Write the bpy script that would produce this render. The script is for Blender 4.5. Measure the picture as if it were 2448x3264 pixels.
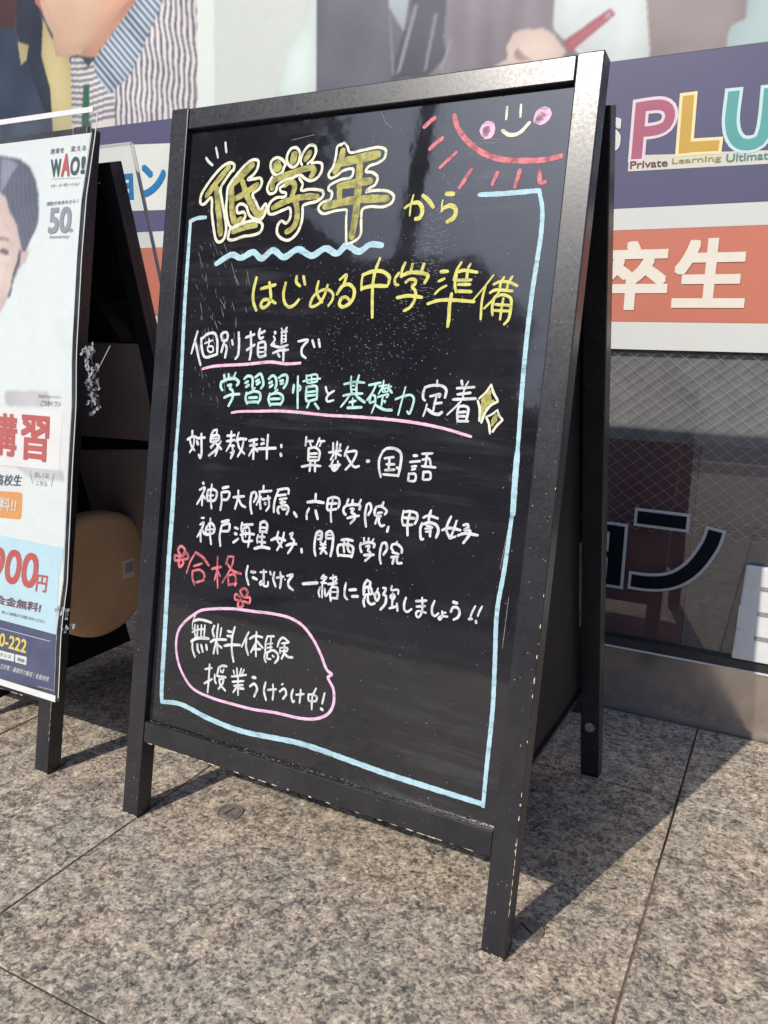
import bpy, bmesh, math, random
import numpy as np
from mathutils import Vector, Matrix
from math import sin, cos, tan, pi, radians

for o in list(bpy.data.objects):
    bpy.data.objects.remove(o)
scene = bpy.context.scene
COL = scene.collection
rng = random.Random(7)

# ------------------------------------------------------------------ camera, sky, sun
CAM = [[0.888668, -0.116929, 0.443392, 0.779175], [0.458034, 0.180428, -0.870431, -1.511686], [0.021778, 0.976613, 0.213898, 0.704418], [0.0, 0.0, 0.0, 1.0]]
cam_data = bpy.data.cameras.new("camera")
cam = bpy.data.objects.new("camera", cam_data)
COL.objects.link(cam)
cam.matrix_world = Matrix(CAM)
cam_data.sensor_fit = 'HORIZONTAL'
cam_data.sensor_width = 24.0
cam_data.lens = 25.1862
cam_data.clip_start = 0.02
cam_data.clip_end = 2000
scene.camera = cam
SUN_AZ, SUN_EL = 0.3297, 0.6498     # direction the light travels towards (from +y to +x), elevation
world = bpy.data.worlds.new("World")
scene.world = world
world.use_nodes = True
wn = world.node_tree
sky = wn.nodes.new("ShaderNodeTexSky")
sky.sky_type = 'NISHITA'
sky.sun_disc = False
sky.sun_elevation = SUN_EL
sky.sun_rotation = pi + SUN_AZ
sky.air_density = 1.0
sky.dust_density = 4.0
sky.ozone_density = 10.0
wn.links.new(sky.outputs[0], wn.nodes["Background"].inputs[0])
wn.nodes["Background"].inputs[1].default_value = 0.12
sd = bpy.data.lights.new("sun", 'SUN')
sd.energy = 3.9
sd.angle = radians(0.53)
sd.color = (1.0, 0.93, 0.82)
sun = bpy.data.objects.new("sun", sd)
COL.objects.link(sun)
trav = Vector((sin(SUN_AZ) * cos(SUN_EL), cos(SUN_AZ) * cos(SUN_EL), -sin(SUN_EL)))
sun.rotation_euler = trav.to_track_quat('-Z', 'Y').to_euler()
sun.location = (-2, -5, 6)
vs = scene.view_settings
vs.view_transform = 'Standard'
vs.look = 'None'
vs.exposure = 0.0
vs.gamma = 1.0
vs.use_curve_mapping = False

# ------------------------------------------------------------------ helpers
def lin(c):
    return tuple(((v / 255) / 12.92 if v / 255 <= 0.04045 else ((v / 255 + 0.055) / 1.055) ** 2.4) for v in c)

class NT:
    def __init__(self, name):
        self.m = bpy.data.materials.new(name)
        self.m.use_nodes = True
        self.t = self.m.node_tree
        self.b = self.t.nodes["Principled BSDF"]
    def n(self, typ, **kw):
        nd = self.t.nodes.new(typ)
        for k, v in kw.items():
            if k[0] == 'i' and k[1:].isdigit():
                nd.inputs[int(k[1:])].default_value = v
            else:
                setattr(nd, k, v)
        return nd
    def l(self, a, b):
        self.t.links.new(a, b)
    def noise(self, scale, detail=4, rough=0.55, vec=None, dist=0.0):
        nd = self.n("ShaderNodeTexNoise")
        nd.inputs["Scale"].default_value = scale
        nd.inputs["Detail"].default_value = detail
        nd.inputs["Roughness"].default_value = rough
        nd.inputs["Distortion"].default_value = dist
        if vec is not None:
            self.l(vec, nd.inputs["Vector"])
        return nd
    def ramp(self, fac, stops, interp='LINEAR'):
        r = self.n("ShaderNodeValToRGB")
        r.color_ramp.interpolation = interp
        e = r.color_ramp.elements
        while len(e) < len(stops):
            e.new(0.5)
        for el, (p, c) in zip(e, stops):
            el.position = p
            el.color = (*c, 1) if len(c) == 3 else c
        self.l(fac, r.inputs[0])
        return r
    def bump(self, h, strength, dist=0.001):
        b = self.n("ShaderNodeBump")
        b.inputs["Strength"].default_value = strength
        b.inputs["Distance"].default_value = dist
        self.l(h, b.inputs["Height"])
        self.l(b.outputs[0], self.b.inputs["Normal"])
        return b
    def coord(self, kind="Object"):
        return self.n("ShaderNodeTexCoord").outputs[kind]

def plain(name, col, rough=0.5, metal=0.0, spec=0.5, var=0.0, scale=60, bump=0.0, bscale=300):
    k = NT(name)
    co = k.coord()
    k.b.inputs["Roughness"].default_value = rough
    k.b.inputs["Metallic"].default_value = metal
    k.b.inputs["Specular IOR Level"].default_value = spec
    if var > 0:
        ns = k.noise(scale, 4, 0.6, co)
        a = tuple(max(0, c * (1 - var)) for c in col)
        b = tuple(min(1, c * (1 + var)) for c in col)
        r = k.ramp(ns.outputs[0], [(0.3, a), (0.7, b)])
        k.l(r.outputs[0], k.b.inputs["Base Color"])
    else:
        k.b.inputs["Base Color"].default_value = (*col, 1)
    if bump > 0:
        nb = k.noise(bscale, 3, 0.6, co)
        k.bump(nb.outputs[0], bump, 0.0006)
    return k.m

def mesh_obj(name, verts, faces, mat, parent=None, smooth=False):
    me = bpy.data.meshes.new(name)
    me.from_pydata([tuple(v) for v in verts], [], faces)
    me.update()
    if mat:
        me.materials.append(mat)
    if smooth:
        me.polygons.foreach_set('use_smooth', [True] * len(me.polygons))
    o = bpy.data.objects.new(name, me)
    COL.objects.link(o)
    if parent:
        o.parent = parent
    return o

def tag(o, label=None, cat=None, group=None, kind=None):
    if label: o['label'] = label
    if cat: o['category'] = cat
    if group: o['group'] = group
    if kind: o['kind'] = kind
    return o

def empty(name, loc, rz=0.0):
    o = bpy.data.objects.new(name, None)
    o.empty_display_size = 0.1
    o.location = loc
    o.rotation_euler = (0, 0, rz)
    COL.objects.link(o)
    return o

HEX = [(0, 3, 2, 1), (4, 5, 6, 7), (0, 1, 5, 4), (1, 2, 6, 5), (2, 3, 7, 6), (3, 0, 4, 7)]
def hexa(name, p8, mat, parent=None, bevel=0.0, seg=2):
    """box from 8 corners: 4 of the lower face then 4 of the upper"""
    bm = bmesh.new()
    vs_ = [bm.verts.new(p) for p in p8]
    for f in HEX:
        bm.faces.new([vs_[i] for i in f])
    bmesh.ops.recalc_face_normals(bm, faces=bm.faces)
    if bevel > 0:
        bmesh.ops.bevel(bm, geom=list(bm.edges), offset=bevel, segments=seg, affect='EDGES', profile=0.6)
    me = bpy.data.meshes.new(name)
    bm.to_mesh(me)
    bm.free()
    me.materials.append(mat)
    o = bpy.data.objects.new(name, me)
    COL.objects.link(o)
    if parent:
        o.parent = parent
    return o

def box(name, x0, x1, y0, y1, z0, z1, mat, parent=None, bevel=0.0):
    return hexa(name, [(x0, y0, z0), (x1, y0, z0), (x1, y1, z0), (x0, y1, z0),
                       (x0, y0, z1), (x1, y0, z1), (x1, y1, z1), (x0, y1, z1)], mat, parent, bevel)

def catmull(P, step, closed=False):
    P = [np.array(q, float) for q in P]
    if len(P) == 2 and not closed:
        n = max(2, int(np.linalg.norm(P[1] - P[0]) / step))
        return [P[0] + (P[1] - P[0]) * t for t in np.linspace(0, 1, n + 1)]
    if closed:
        Q = [P[-1]] + P + [P[0], P[1]]
    else:
        Q = [2 * P[0] - P[1]] + P + [2 * P[-1] - P[-2]]
    out = []
    for i in range(1, len(Q) - 2):
        a, b, c, d = Q[i - 1:i + 3]
        t0 = 0.0; t1 = t0 + max(1e-6, np.linalg.norm(b - a)) ** .5
        t2 = t1 + max(1e-6, np.linalg.norm(c - b)) ** .5; t3 = t2 + max(1e-6, np.linalg.norm(d - c)) ** .5
        n = max(2, int(np.linalg.norm(c - b) / step))
        for k in range(n):
            t = t1 + (t2 - t1) * k / n
            A1 = (t1 - t) / (t1 - t0) * a + (t - t0) / (t1 - t0) * b
            A2 = (t2 - t) / (t2 - t1) * b + (t - t1) / (t2 - t1) * c
            A3 = (t3 - t) / (t3 - t2) * c + (t - t2) / (t3 - t2) * d
            B1 = (t2 - t) / (t2 - t0) * A1 + (t - t0) / (t2 - t0) * A2
            B2 = (t3 - t) / (t3 - t1) * A2 + (t - t1) / (t3 - t1) * A3
            out.append((t2 - t) / (t2 - t1) * B1 + (t - t1) / (t2 - t1) * B2)
    out.append(P[0].copy() if closed else P[-1])
    return out

def ribbon(P, w, closed=False, butt=False, hand=True):
    """pen stroke as a list of 2-d vertices and faces"""
    C = catmull(P, max(0.0012, w * 0.3), closed)
    n = len(C)
    V, F = [], []
    ph = rng.uniform(0, 6)
    T = []
    for i in range(n):
        if closed:
            a, b = C[(i - 1) % (n - 1)], C[(i + 1) % (n - 1)]
        else:
            a, b = C[max(0, i - 1)], C[min(n - 1, i + 1)]
        t = b - a
        L = np.linalg.norm(t)
        T.append(t / L if L > 1e-9 else np.array([1.0, 0]))
    for i in range(n):
        ww = w * 0.5
        if hand:
            ww *= 1 + 0.05 * sin(ph + i * 0.7) + 0.04 * sin(ph * 2 + i * 1.9)
            if not closed and n > 4:
                e = min(i, n - 1 - i) / (n * 0.5)
                ww *= 0.86 + 0.14 * min(1, e * 3)
        nn = np.array([-T[i][1], T[i][0]])
        V += [C[i] + nn * ww, C[i] - nn * ww]
        if i:
            F.append((2 * i - 2, 2 * i - 1, 2 * i + 1, 2 * i))
    if not closed and not butt:
        for end in (0, n - 1):
            s = -1 if end == 0 else 1
            nn = np.array([-T[end][1], T[end][0]]) * s
            a = V[2 * end + (0 if s > 0 else 1)] - C[end]
            r = np.linalg.norm(a)
            base = len(V)
            fan = []
            for k in range(1, 6):
                th = pi / 2 - k * pi / 6
                V.append(C[end] + (T[end] * s) * cos(th) * r * (0.75 + 0.2 * rng.random()) + nn * sin(th) * r)
                fan.append(base + k - 1)
            i0, i1 = (2 * end, 2 * end + 1) if s > 0 else (2 * end + 1, 2 * end)
            F.append([i0] + fan + [i1])
    return V, F

class Plane2D:
    """flat sheet in 3-d: origin, in-plane axes, and outward normal (towards the viewer)"""
    def __init__(self, O, u, v, nrm):
        self.O, self.u, self.v, self.n = [np.array(q, float) for q in (O, u, v, nrm)]
    def p(self, a, b, h=0.0):
        return self.O + self.u * a + self.v * b + self.n * h

class Acc:
    def __init__(self):
        self.V, self.F = [], []
    def add(self, V, F):
        k = len(self.V)
        self.V += list(V)
        self.F += [tuple(i + k for i in f) for f in F]
    def add2(self, pl, V, F, h):
        self.add([pl.p(q[0], q[1], h) for q in V], F)
    def build(self, name, mat, parent=None, smooth=False):
        return mesh_obj(name, self.V, self.F, mat, parent, smooth)

_tx = {}
def glyphs(body, bold):
    key = (body, bold)
    if key in _tx:
        return _tx[key]
    cu = bpy.data.curves.new("lettering", 'FONT')
    cu.body = body
    cu.size = 1.0
    cu.offset = bold
    cu.resolution_u = 4
    o = bpy.data.objects.new("lettering_tmp", cu)
    COL.objects.link(o)
    dg = bpy.context.evaluated_depsgraph_get()
    me = bpy.data.meshes.new_from_object(o.evaluated_get(dg))
    V = np.array([v.co[:2] for v in me.vertices]) if len(me.vertices) else np.zeros((1, 2))
    F = [tuple(p_.vertices) for p_ in me.polygons]
    bpy.data.objects.remove(o)
    bpy.data.meshes.remove(me)
    _tx[key] = (V, F)
    return V, F

def text_on(pl, body, bl, br, tl, h, name, mat, parent, bold=0.0):
    V, F = glyphs(body, 0.0)
    lo, hi = V.min(0), V.max(0)
    if bold > 0:                                   # heavier weight: the outline laid down again with small shifts
        VV, FF = [], []
        for i, (dx, dy) in enumerate(((0, 0), (1, 0), (-1, 0), (0, 1), (0, -1), (1, 1), (-1, 1), (1, -1), (-1, -1))):
            k0 = len(VV)
            VV += [(x + dx * bold, y + dy * bold, i * 0.00001) for x, y in V]
            FF += [tuple(j + k0 for j in f) for f in F]
        lo, hi = lo - bold, hi + bold
    else:
        VV, FF = [(x, y, 0.0) for x, y in V], F
    bl, br, tl = [np.array(q) for q in (bl, br, tl)]
    out = []
    for x, y, hz in VV:
        s, t = (x - lo[0]) / (hi[0] - lo[0]), (y - lo[1]) / (hi[1] - lo[1])
        q = bl + (br - bl) * s + (tl - bl) * t
        out.append(pl.p(q[0], q[1], h + hz))
    return mesh_obj(name, out, FF, mat, parent)

def inpoly(X, Y, P):
    r = np.zeros(X.shape, bool)
    n = len(P)
    for i in range(n):
        x1, y1 = P[i]; x2, y2 = P[(i + 1) % n]
        if y1 == y2: continue
        c = ((Y >= min(y1, y2)) & (Y < max(y1, y2))) & (X < (x2 - x1) * (Y - y1) / (y2 - y1) + x1)
        r ^= c
    return r

def blur(A, k):
    for ax in (0, 1):
        B = A.copy()
        for s in range(1, k + 1):
            B += np.roll(A, s, ax) + np.roll(A, -s, ax)
        A = B / (2 * k + 1)
    return A

def vcol_material(name, rough=0.45, gain=1.0, spec=0.4):
    k = NT(name)
    a = k.n("ShaderNodeAttribute", attribute_name="print")
    k.l(a.outputs["Color"], k.b.inputs["Base Color"])
    k.b.inputs["Roughness"].default_value = rough
    k.b.inputs["Specular IOR Level"].default_value = spec
    return k.m

def painted_sheet(name, pl, x0, x1, y0, y1, d, RGB, mat, parent, shape=None):
    """fine grid whose colour attribute holds the print"""
    ny, nx = RGB.shape[:2]
    xs = np.linspace(x0, x1, nx); ys = np.linspace(y0, y1, ny)
    X, Y = np.meshgrid(xs, ys)
    H = np.zeros_like(X)
    if shape:
        X, Y, H = shape(X, Y)
    P = pl.O[None] + X.reshape(-1, 1) * pl.u + Y.reshape(-1, 1) * pl.v + H.reshape(-1, 1) * pl.n
    idx = np.arange(nx * ny).reshape(ny, nx)
    Fq = np.stack([idx[:-1, :-1], idx[:-1, 1:], idx[1:, 1:], idx[1:, :-1]], -1).reshape(-1, 4)
    me = bpy.data.meshes.new(name)
    me.from_pydata(P.tolist(), [], Fq.tolist())
    me.update()
    ca = me.color_attributes.new("print", 'FLOAT_COLOR', 'POINT')
    A = np.ones((nx * ny, 4), np.float32)
    A[:, :3] = RGB.reshape(-1, 3)
    ca.data.foreach_set("color", A.ravel())
    me.materials.append(mat)
    o = bpy.data.objects.new(name, me)
    COL.objects.link(o)
    if parent:
        o.parent = parent
    return o

def srgb2lin(A):
    A = A / 255.0
    return np.where(A <= 0.04045, A / 12.92, ((A + 0.055) / 1.055) ** 2.4)

# ------------------------------------------------------------------ materials
def granite():
    k = NT("flamed_granite")
    geo = k.n("ShaderNodeNewGeometry").outputs["Position"]
    oi = k.n("ShaderNodeObjectInfo").outputs["Random"]
    mul = k.n("ShaderNodeMath", operation='MULTIPLY', i1=23.0)
    k.l(oi, mul.inputs[0])
    add = k.n("ShaderNodeVectorMath", operation='ADD')
    k.l(geo, add.inputs[0]); k.l(mul.outputs[0], add.inputs[1])
    co = add.outputs[0]
    med = k.noise(50, 9, 0.70, co, 0.25)
    cl = k.noise(24, 5, 0.62, co, 0.3)
    fin = k.noise(300, 4, 0.7, co)
    flk = k.noise(150, 5, 0.62, co, 0.9)
    m2 = k.n("ShaderNodeMath", operation='MULTIPLY', i1=0.62); k.l(med.outputs[0], m2.inputs[0])
    m3 = k.n("ShaderNodeMath", operation='MULTIPLY_ADD', i1=0.20); k.l(fin.outputs[0], m3.inputs[0]); k.l(m2.outputs[0], m3.inputs[2])
    m4 = k.n("ShaderNodeMath", operation='MULTIPLY_ADD', i1=0.18); k.l(cl.outputs[0], m4.inputs[0]); k.l(m3.outputs[0], m4.inputs[2])
    vor = k.n("ShaderNodeTexVoronoi"); vor.inputs["Scale"].default_value = 240
    wv = k.n("ShaderNodeVectorMath", operation='MULTIPLY_ADD')
    k.l(med.outputs["Color"], wv.inputs[0]); wv.inputs[1].default_value = (0.010, 0.010, 0.010); k.l(co, wv.inputs[2])
    k.l(wv.outputs[0], vor.inputs["Vector"])
    sep = k.n("ShaderNodeSeparateColor"); k.l(vor.outputs["Color"], sep.inputs[0])
    m5 = k.n("ShaderNodeMath", operation='MULTIPLY_ADD', i1=0.16); k.l(sep.outputs[0], m5.inputs[0]); k.l(m4.outputs[0], m5.inputs[2])
    m6 = k.n("ShaderNodeMath", operation='SUBTRACT', i1=0.08); k.l(m5.outputs[0], m6.inputs[0])
    m4 = m6
    r0 = k.ramp(m4.outputs[0], [(0.40, (0.135, 0.132, 0.125)), (0.455, (0.25, 0.235, 0.21)), (0.50, (0.355, 0.322, 0.278)),
                               (0.55, (0.43, 0.392, 0.335)), (0.62, (0.54, 0.50, 0.44)), (0.70, (0.66, 0.63, 0.57))])
    rk = k.ramp(flk.outputs[0], [(0.40, (0.44, 0.44, 0.44)), (0.46, (0.98, 0.98, 0.98)), (0.57, (1.0, 1.0, 1.0)), (0.64, (1.40, 1.34, 1.24))])
    r = k.n("ShaderNodeMix", data_type='RGBA', blend_type='MULTIPLY')
    r.inputs["Factor"].default_value = 1.0
    k.l(r0.outputs[0], r.inputs["A"]); k.l(rk.outputs[0], r.inputs["B"])
    tone = k.noise(9, 3, 0.5, co)
    rt = k.ramp(tone.outputs[0], [(0.35, (1.09, 1.04, 0.97)), (0.65, (1.24, 1.10, 0.97))])
    mm = k.n("ShaderNodeMix", data_type='RGBA', blend_type='MULTIPLY')
    mm.inputs["Factor"].default_value = 1.0
    k.l(r.outputs["Result"], mm.inputs["A"]); k.l(rt.outputs[0], mm.inputs["B"])
    k.l(mm.outputs["Result"], k.b.inputs["Base Color"])
    k.b.inputs["Roughness"].default_value = 0.72
    k.b.inputs["Specular IOR Level"].default_value = 0.35
    hh = k.n("ShaderNodeMath", operation='MULTIPLY_ADD', i1=0.4); k.l(fin.outputs[0], hh.inputs[0]); k.l(med.outputs[0], hh.inputs[2])
    k.bump(hh.outputs[0], 0.7, 0.0035)
    return k.m

def black_paint():
    k = NT("black_painted_wood")
    co = k.coord()
    mp = k.n("ShaderNodeMapping"); mp.inputs["Scale"].default_value = (1, 1, 1)
    k.l(co, mp.inputs[0])
    g = k.noise(240, 3, 0.6, co)
    s = k.noise(18, 4, 0.6, co, 0.4)
    r = k.ramp(s.outputs[0], [(0.3, (0.015, 0.015, 0.019)), (0.7, (0.029, 0.028, 0.032))])
    fleck = k.noise(420, 1, 0.4, co)
    rf = k.ramp(fleck.outputs[0], [(0.765, (0, 0, 0)), (0.79, (1, 1, 1))])
    mx = k.n("ShaderNodeMix", data_type='RGBA')
    k.l(rf.outputs[0], mx.inputs["Factor"]); k.l(r.outputs[0], mx.inputs["A"]); mx.inputs["B"].default_value = (0.30, 0.29, 0.27, 1)
    k.l(mx.outputs["Result"], k.b.inputs["Base Color"])
    rr = k.ramp(g.outputs[0], [(0.3, (0.25,) * 3), (0.7, (0.36,) * 3)])
    k.l(rr.outputs[0], k.b.inputs["Roughness"])
    k.bump(g.outputs[0], 0.10, 0.0005)
    return k.m

def board_gloss():
    k = NT("glossy_black_board")
    co = k.coord()
    s = k.noise(7, 5, 0.62, co, 0.8)
    r = k.ramp(s.outputs[0], [(0.3, (0.010, 0.010, 0.014)), (0.7, (0.020, 0.019, 0.023))])
    dust = k.noise(380, 2, 0.5, co)
    rd = k.ramp(dust.outputs[0], [(0.70, (0, 0, 0)), (0.80, (0.35,) * 3)])
    mp = k.n("ShaderNodeMapping"); mp.inputs["Rotation"].default_value = (0, 0.75, 0); mp.inputs["Scale"].default_value = (5, 5, 48)
    k.l(co, mp.inputs[0])
    wipe = k.noise(1.0, 6, 0.62, mp.outputs[0], 0.5)
    patch = k.noise(4.5, 3, 0.5, co)
    rw = k.ramp(wipe.outputs[0], [(0.50, (0, 0, 0)), (0.78, (0.24,) * 3)])
    rp = k.ramp(patch.outputs[0], [(0.45, (0, 0, 0)), (0.65, (1,) * 3)])
    wp_ = k.n("ShaderNodeMath", operation='MULTIPLY'); k.l(rw.outputs[0], wp_.inputs[0]); k.l(rp.outputs[0], wp_.inputs[1])
    dm = k.n("ShaderNodeMath", operation='ADD'); k.l(rd.outputs[0], dm.inputs[0]); k.l(wp_.outputs[0], dm.inputs[1])
    mx = k.n("ShaderNodeMix", data_type='RGBA')
    k.l(dm.outputs[0], mx.inputs["Factor"]); k.l(r.outputs[0], mx.inputs["A"]); mx.inputs["B"].default_value = (0.2, 0.21, 0.22, 1)
    k.l(mx.outputs["Result"], k.b.inputs["Base Color"])
    sm = k.noise(3.5, 5, 0.7, co, 1.2)
    rr = k.ramp(sm.outputs[0], [(0.35, (0.03,) * 3), (0.7, (0.07,) * 3)])
    k.l(rr.outputs[0], k.b.inputs["Roughness"])
    k.b.inputs["IOR"].default_value = 1.62
    w = k.noise(42, 2, 0.5, co)
    k.bump(w.outputs[0], 0.10, 0.0006)
    return k.m

def marker(name, col, streak=0.18):
    k = NT(name)
    co = k.coord()
    mp = k.n("ShaderNodeMapping"); mp.inputs["Scale"].default_value = (110, 110, 110)
    k.l(co, mp.inputs[0])
    a = k.noise(1.0, 3, 0.6, mp.outputs[0])
    b = k.noise(55, 3, 0.6, co)
    ad = k.n("ShaderNodeMath", operation='ADD'); k.l(a.outputs[0], ad.inputs[0]); k.l(b.outputs[0], ad.inputs[1])
    hf = k.n("ShaderNodeMath", operation='MULTIPLY', i1=0.5); k.l(ad.outputs[0], hf.inputs[0])
    lo = tuple(c * (1 - streak) for c in col)
    hi = tuple(min(0.9, c * (1 + streak * 0.5)) for c in col)
    r = k.ramp(hf.outputs[0], [(0.38, lo), (0.56, hi)])
    mp2 = k.n("ShaderNodeMapping"); mp2.inputs["Rotation"].default_value = (0, 0.5, 0); mp2.inputs["Scale"].default_value = (40, 40, 150)
    k.l(co, mp2.inputs[0])
    thin = k.noise(1.0, 4, 0.65, mp2.outputs[0], 0.4)
    rt = k.ramp(thin.outputs[0], [(0.30, (0.55,) * 3), (0.46, (1,) * 3)])
    mq = k.n("ShaderNodeMix", data_type='RGBA', blend_type='MULTIPLY'); mq.inputs["Factor"].default_value = 1.0
    k.l(r.outputs[0], mq.inputs["A"]); k.l(rt.outputs[0], mq.inputs["B"])
    k.l(mq.outputs["Result"], k.b.inputs["Base Color"])
    k.b.inputs["Roughness"].default_value = 0.55
    k.b.inputs["Specular IOR Level"].default_value = 0.3
    return k.m

def brushed():
    k = NT("brushed_stainless")
    co = k.coord()
    mp = k.n("ShaderNodeMapping"); mp.inputs["Scale"].default_value = (6, 6, 900)
    k.l(co, mp.inputs[0])
    a = k.noise(1.0, 3, 0.6, mp.outputs[0])
    st = k.noise(9, 4, 0.6, co)
    r = k.ramp(st.outputs[0], [(0.3, (0.50, 0.45, 0.42)), (0.7, (0.62, 0.57, 0.53))])
    k.l(r.outputs[0], k.b.inputs["Base Color"])
    sz = k.n("ShaderNodeSeparateXYZ"); k.l(co, sz.inputs[0])
    edge = k.n("ShaderNodeMapRange"); edge.inputs["From Min"].default_value = 0.0; edge.inputs["From Max"].default_value = 0.022
    edge.inputs["To Min"].default_value = 0.75; edge.inputs["To Max"].default_value = 0.0
    spl = k.noise(60, 5, 0.7, co)
    ez = k.n("ShaderNodeMath", operation='MULTIPLY_ADD', i1=0.03, i2=-0.015); k.l(spl.outputs[0], ez.inputs[0])
    ea = k.n("ShaderNodeMath", operation='SUBTRACT'); k.l(sz.outputs["Z"], ea.inputs[0]); k.l(ez.outputs[0], ea.inputs[1])
    k.l(ea.outputs[0], edge.inputs["Value"])
    gm = k.n("ShaderNodeMix", data_type='RGBA'); k.l(edge.outputs[0], gm.inputs["Factor"])
    k.l(r.outputs[0], gm.inputs["A"]); gm.inputs["B"].default_value = (0.13, 0.105, 0.08, 1)
    k.l(gm.outputs["Result"], k.b.inputs["Base Color"])
    dim = k.n("ShaderNodeMath", operation='MULTIPLY_ADD', i1=-0.8, i2=0.85); k.l(edge.outputs[0], dim.inputs[0])
    k.l(dim.outputs[0], k.b.inputs["Metallic"])
    rr = k.ramp(a.outputs[0], [(0.3, (0.13,) * 3), (0.7, (0.22,) * 3)])
    k.l(rr.outputs[0], k.b.inputs["Roughness"])
    k.bump(a.outputs[0], 0.05, 0.0003)
    return k.m

def window_glass(name, ior=1.9, tint=(1, 1, 1), dirt=0.0, rough=0.0):
    k = NT(name)
    out = k.t.nodes["Material Output"]
    fr = k.n("ShaderNodeFresnel")
    bf = k.n("ShaderNodeNewGeometry").outputs["Backfacing"]
    mi = k.n("ShaderNodeMapRange"); mi.inputs["To Min"].default_value = ior; mi.inputs["To Max"].default_value = 1 / ior
    k.l(bf, mi.inputs["Value"]); k.l(mi.outputs[0], fr.inputs[0])   # the same reflectance from both sides of the pane
    tr = k.n("ShaderNodeBsdfTransparent"); tr.inputs[0].default_value = (*tint, 1)
    gl = k.n("ShaderNodeBsdfGlossy"); gl.inputs["Roughness"].default_value = rough
    mx = k.n("ShaderNodeMixShader")
    k.l(fr.outputs[0], mx.inputs[0]); k.l(tr.outputs[0], mx.inputs[1]); k.l(gl.outputs[0], mx.inputs[2])
    last = mx.outputs[0]
    if dirt > 0:
        co = k.coord()
        ns = k.noise(26, 5, 0.7, co, 0.5)
        r = k.ramp(ns.outputs[0], [(0.35, (dirt * 0.5,) * 3), (0.75, (dirt * 1.6,) * 3)])
        df = k.n("ShaderNodeBsdfDiffuse"); df.inputs[0].default_value = (0.55, 0.55, 0.56, 1)
        m2 = k.n("ShaderNodeMixShader")
        k.l(r.outputs[0], m2.inputs[0]); k.l(last, m2.inputs[1]); k.l(df.outputs[0], m2.inputs[2])
        last = m2.outputs[0]
    k.l(last, out.inputs["Surface"])
    return k.m

M = {}
M['granite'] = granite()
M['joint'] = plain("joint_sand", (0.17, 0.125, 0.08), 0.95, var=0.45, scale=120, bump=0.5, bscale=500)
M['frame'] = black_paint()
M['board'] = board_gloss()
M['dark'] = plain("black_backing", (0.012, 0.012, 0.014), 0.6, spec=0.2, var=0.2)
M['chip'] = plain("bare_wood_chip", (0.52, 0.44, 0.33), 0.9, var=0.3, scale=400)
M['speck'] = plain("chalk_speck", (0.27, 0.28, 0.30), 0.9, var=0.3, scale=500)
M['scratch'] = plain("scratch_residue", (0.16, 0.18, 0.21), 0.8, var=0.5, scale=200)
M['dust'] = plain("chalk_dust", (0.24, 0.20, 0.20), 0.95, var=0.5, scale=300)
MK = {'olive': (0.34, 0.315, 0.085), 'yellow': (0.58, 0.55, 0.14), 'white': (0.60, 0.62, 0.63), 'mint': (0.42, 0.66, 0.62),
      'cyan': (0.38, 0.57, 0.64), 'pink': (0.76, 0.45, 0.60), 'lilac': (0.72, 0.46, 0.62), 'coral': (0.56, 0.145, 0.17),
      'cream': (0.70, 0.70, 0.54)}
for k_, c_ in MK.items():
    M['mk_' + k_] = marker(k_ + "_marker_paint", c_, 0.45 if k_ in ('olive', 'coral') else 0.14)
PR = {'white': (210, 212, 205), 'plum': (118, 72, 92), 'tan': (176, 152, 112), 'teal': (88, 140, 140), 'cream': (226, 218, 204),
      'blue': (32, 120, 175), 'dark': (84, 86, 96), 'green': (58, 84, 84), 'red': (200, 88, 84), 'grey': (150, 152, 158),
      'navy': (72, 76, 104), 'yellow': (240, 214, 90)}
for k_, c_ in PR.items():
    M['pr_' + k_] = plain(k_ + "_print", tuple(v * 0.92 for v in lin(c_)), 0.5, spec=0.3, var=0.03, scale=30)
M['steel'] = brushed()
M['alu'] = plain("dark_anodised_frame", (0.055, 0.058, 0.065), 0.38, metal=0.6, var=0.15, scale=20)
M['glass'] = window_glass("wired_window_glass", 2.0, (0.92, 0.93, 0.93), 0.035)
M['plastic_clear'] = window_glass("clear_vinyl_sleeve", 1.45, (0.94, 0.96, 0.97), 0.06, 0.05)
M['white_plastic'] = plain("white_plastic", (0.66, 0.67, 0.66), 0.45, var=0.04)
M['navy_panel'] = plain("navy_print_band", lin((84, 82, 112)), 0.42, spec=0.4, var=0.05, scale=4)
M['white_panel'] = plain("white_print_band", (0.58, 0.59, 0.56), 0.42, spec=0.4, var=0.02, scale=4)
M['orange_panel'] = plain("orange_print_band", (0.50, 0.165, 0.11), 0.42, spec=0.4, var=0.05, scale=3)
M['photo'] = vcol_material("printed_photograph", 0.4)
M['poster'] = vcol_material("printed_poster_sheet", 0.5)
M['wire'] = plain("glass_wire_mesh", (0.45, 0.45, 0.46), 0.4, metal=0.3)
M['maroon'] = plain("maroon_inner_board", (0.10, 0.038, 0.038), 0.7, var=0.3, scale=6)
M['umber'] = plain("brown_inner_board", (0.14, 0.11, 0.11), 0.7, var=0.2, scale=8)
M['greyboard'] = plain("grey_inner_board", (0.17, 0.165, 0.17), 0.8, var=0.25, scale=30)
M['slot_grey'] = plain("grey_slot_mesh", (0.26, 0.26, 0.265), 0.7, var=0.4, scale=500)
M['letter_black'] = plain("black_letter_film", (0.006, 0.008, 0.012), 0.5, spec=0.1)
M['letter_grey'] = plain("grey_letter_outline", (0.5, 0.53, 0.55), 0.5)
M['tank'] = plain("orange_plastic_tank", (0.80, 0.50, 0.28), 0.55, var=0.12, scale=8)
M['brown_case'] = plain("brown_backing_board", (0.30, 0.235, 0.22), 0.6, var=0.12, scale=8)
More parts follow.
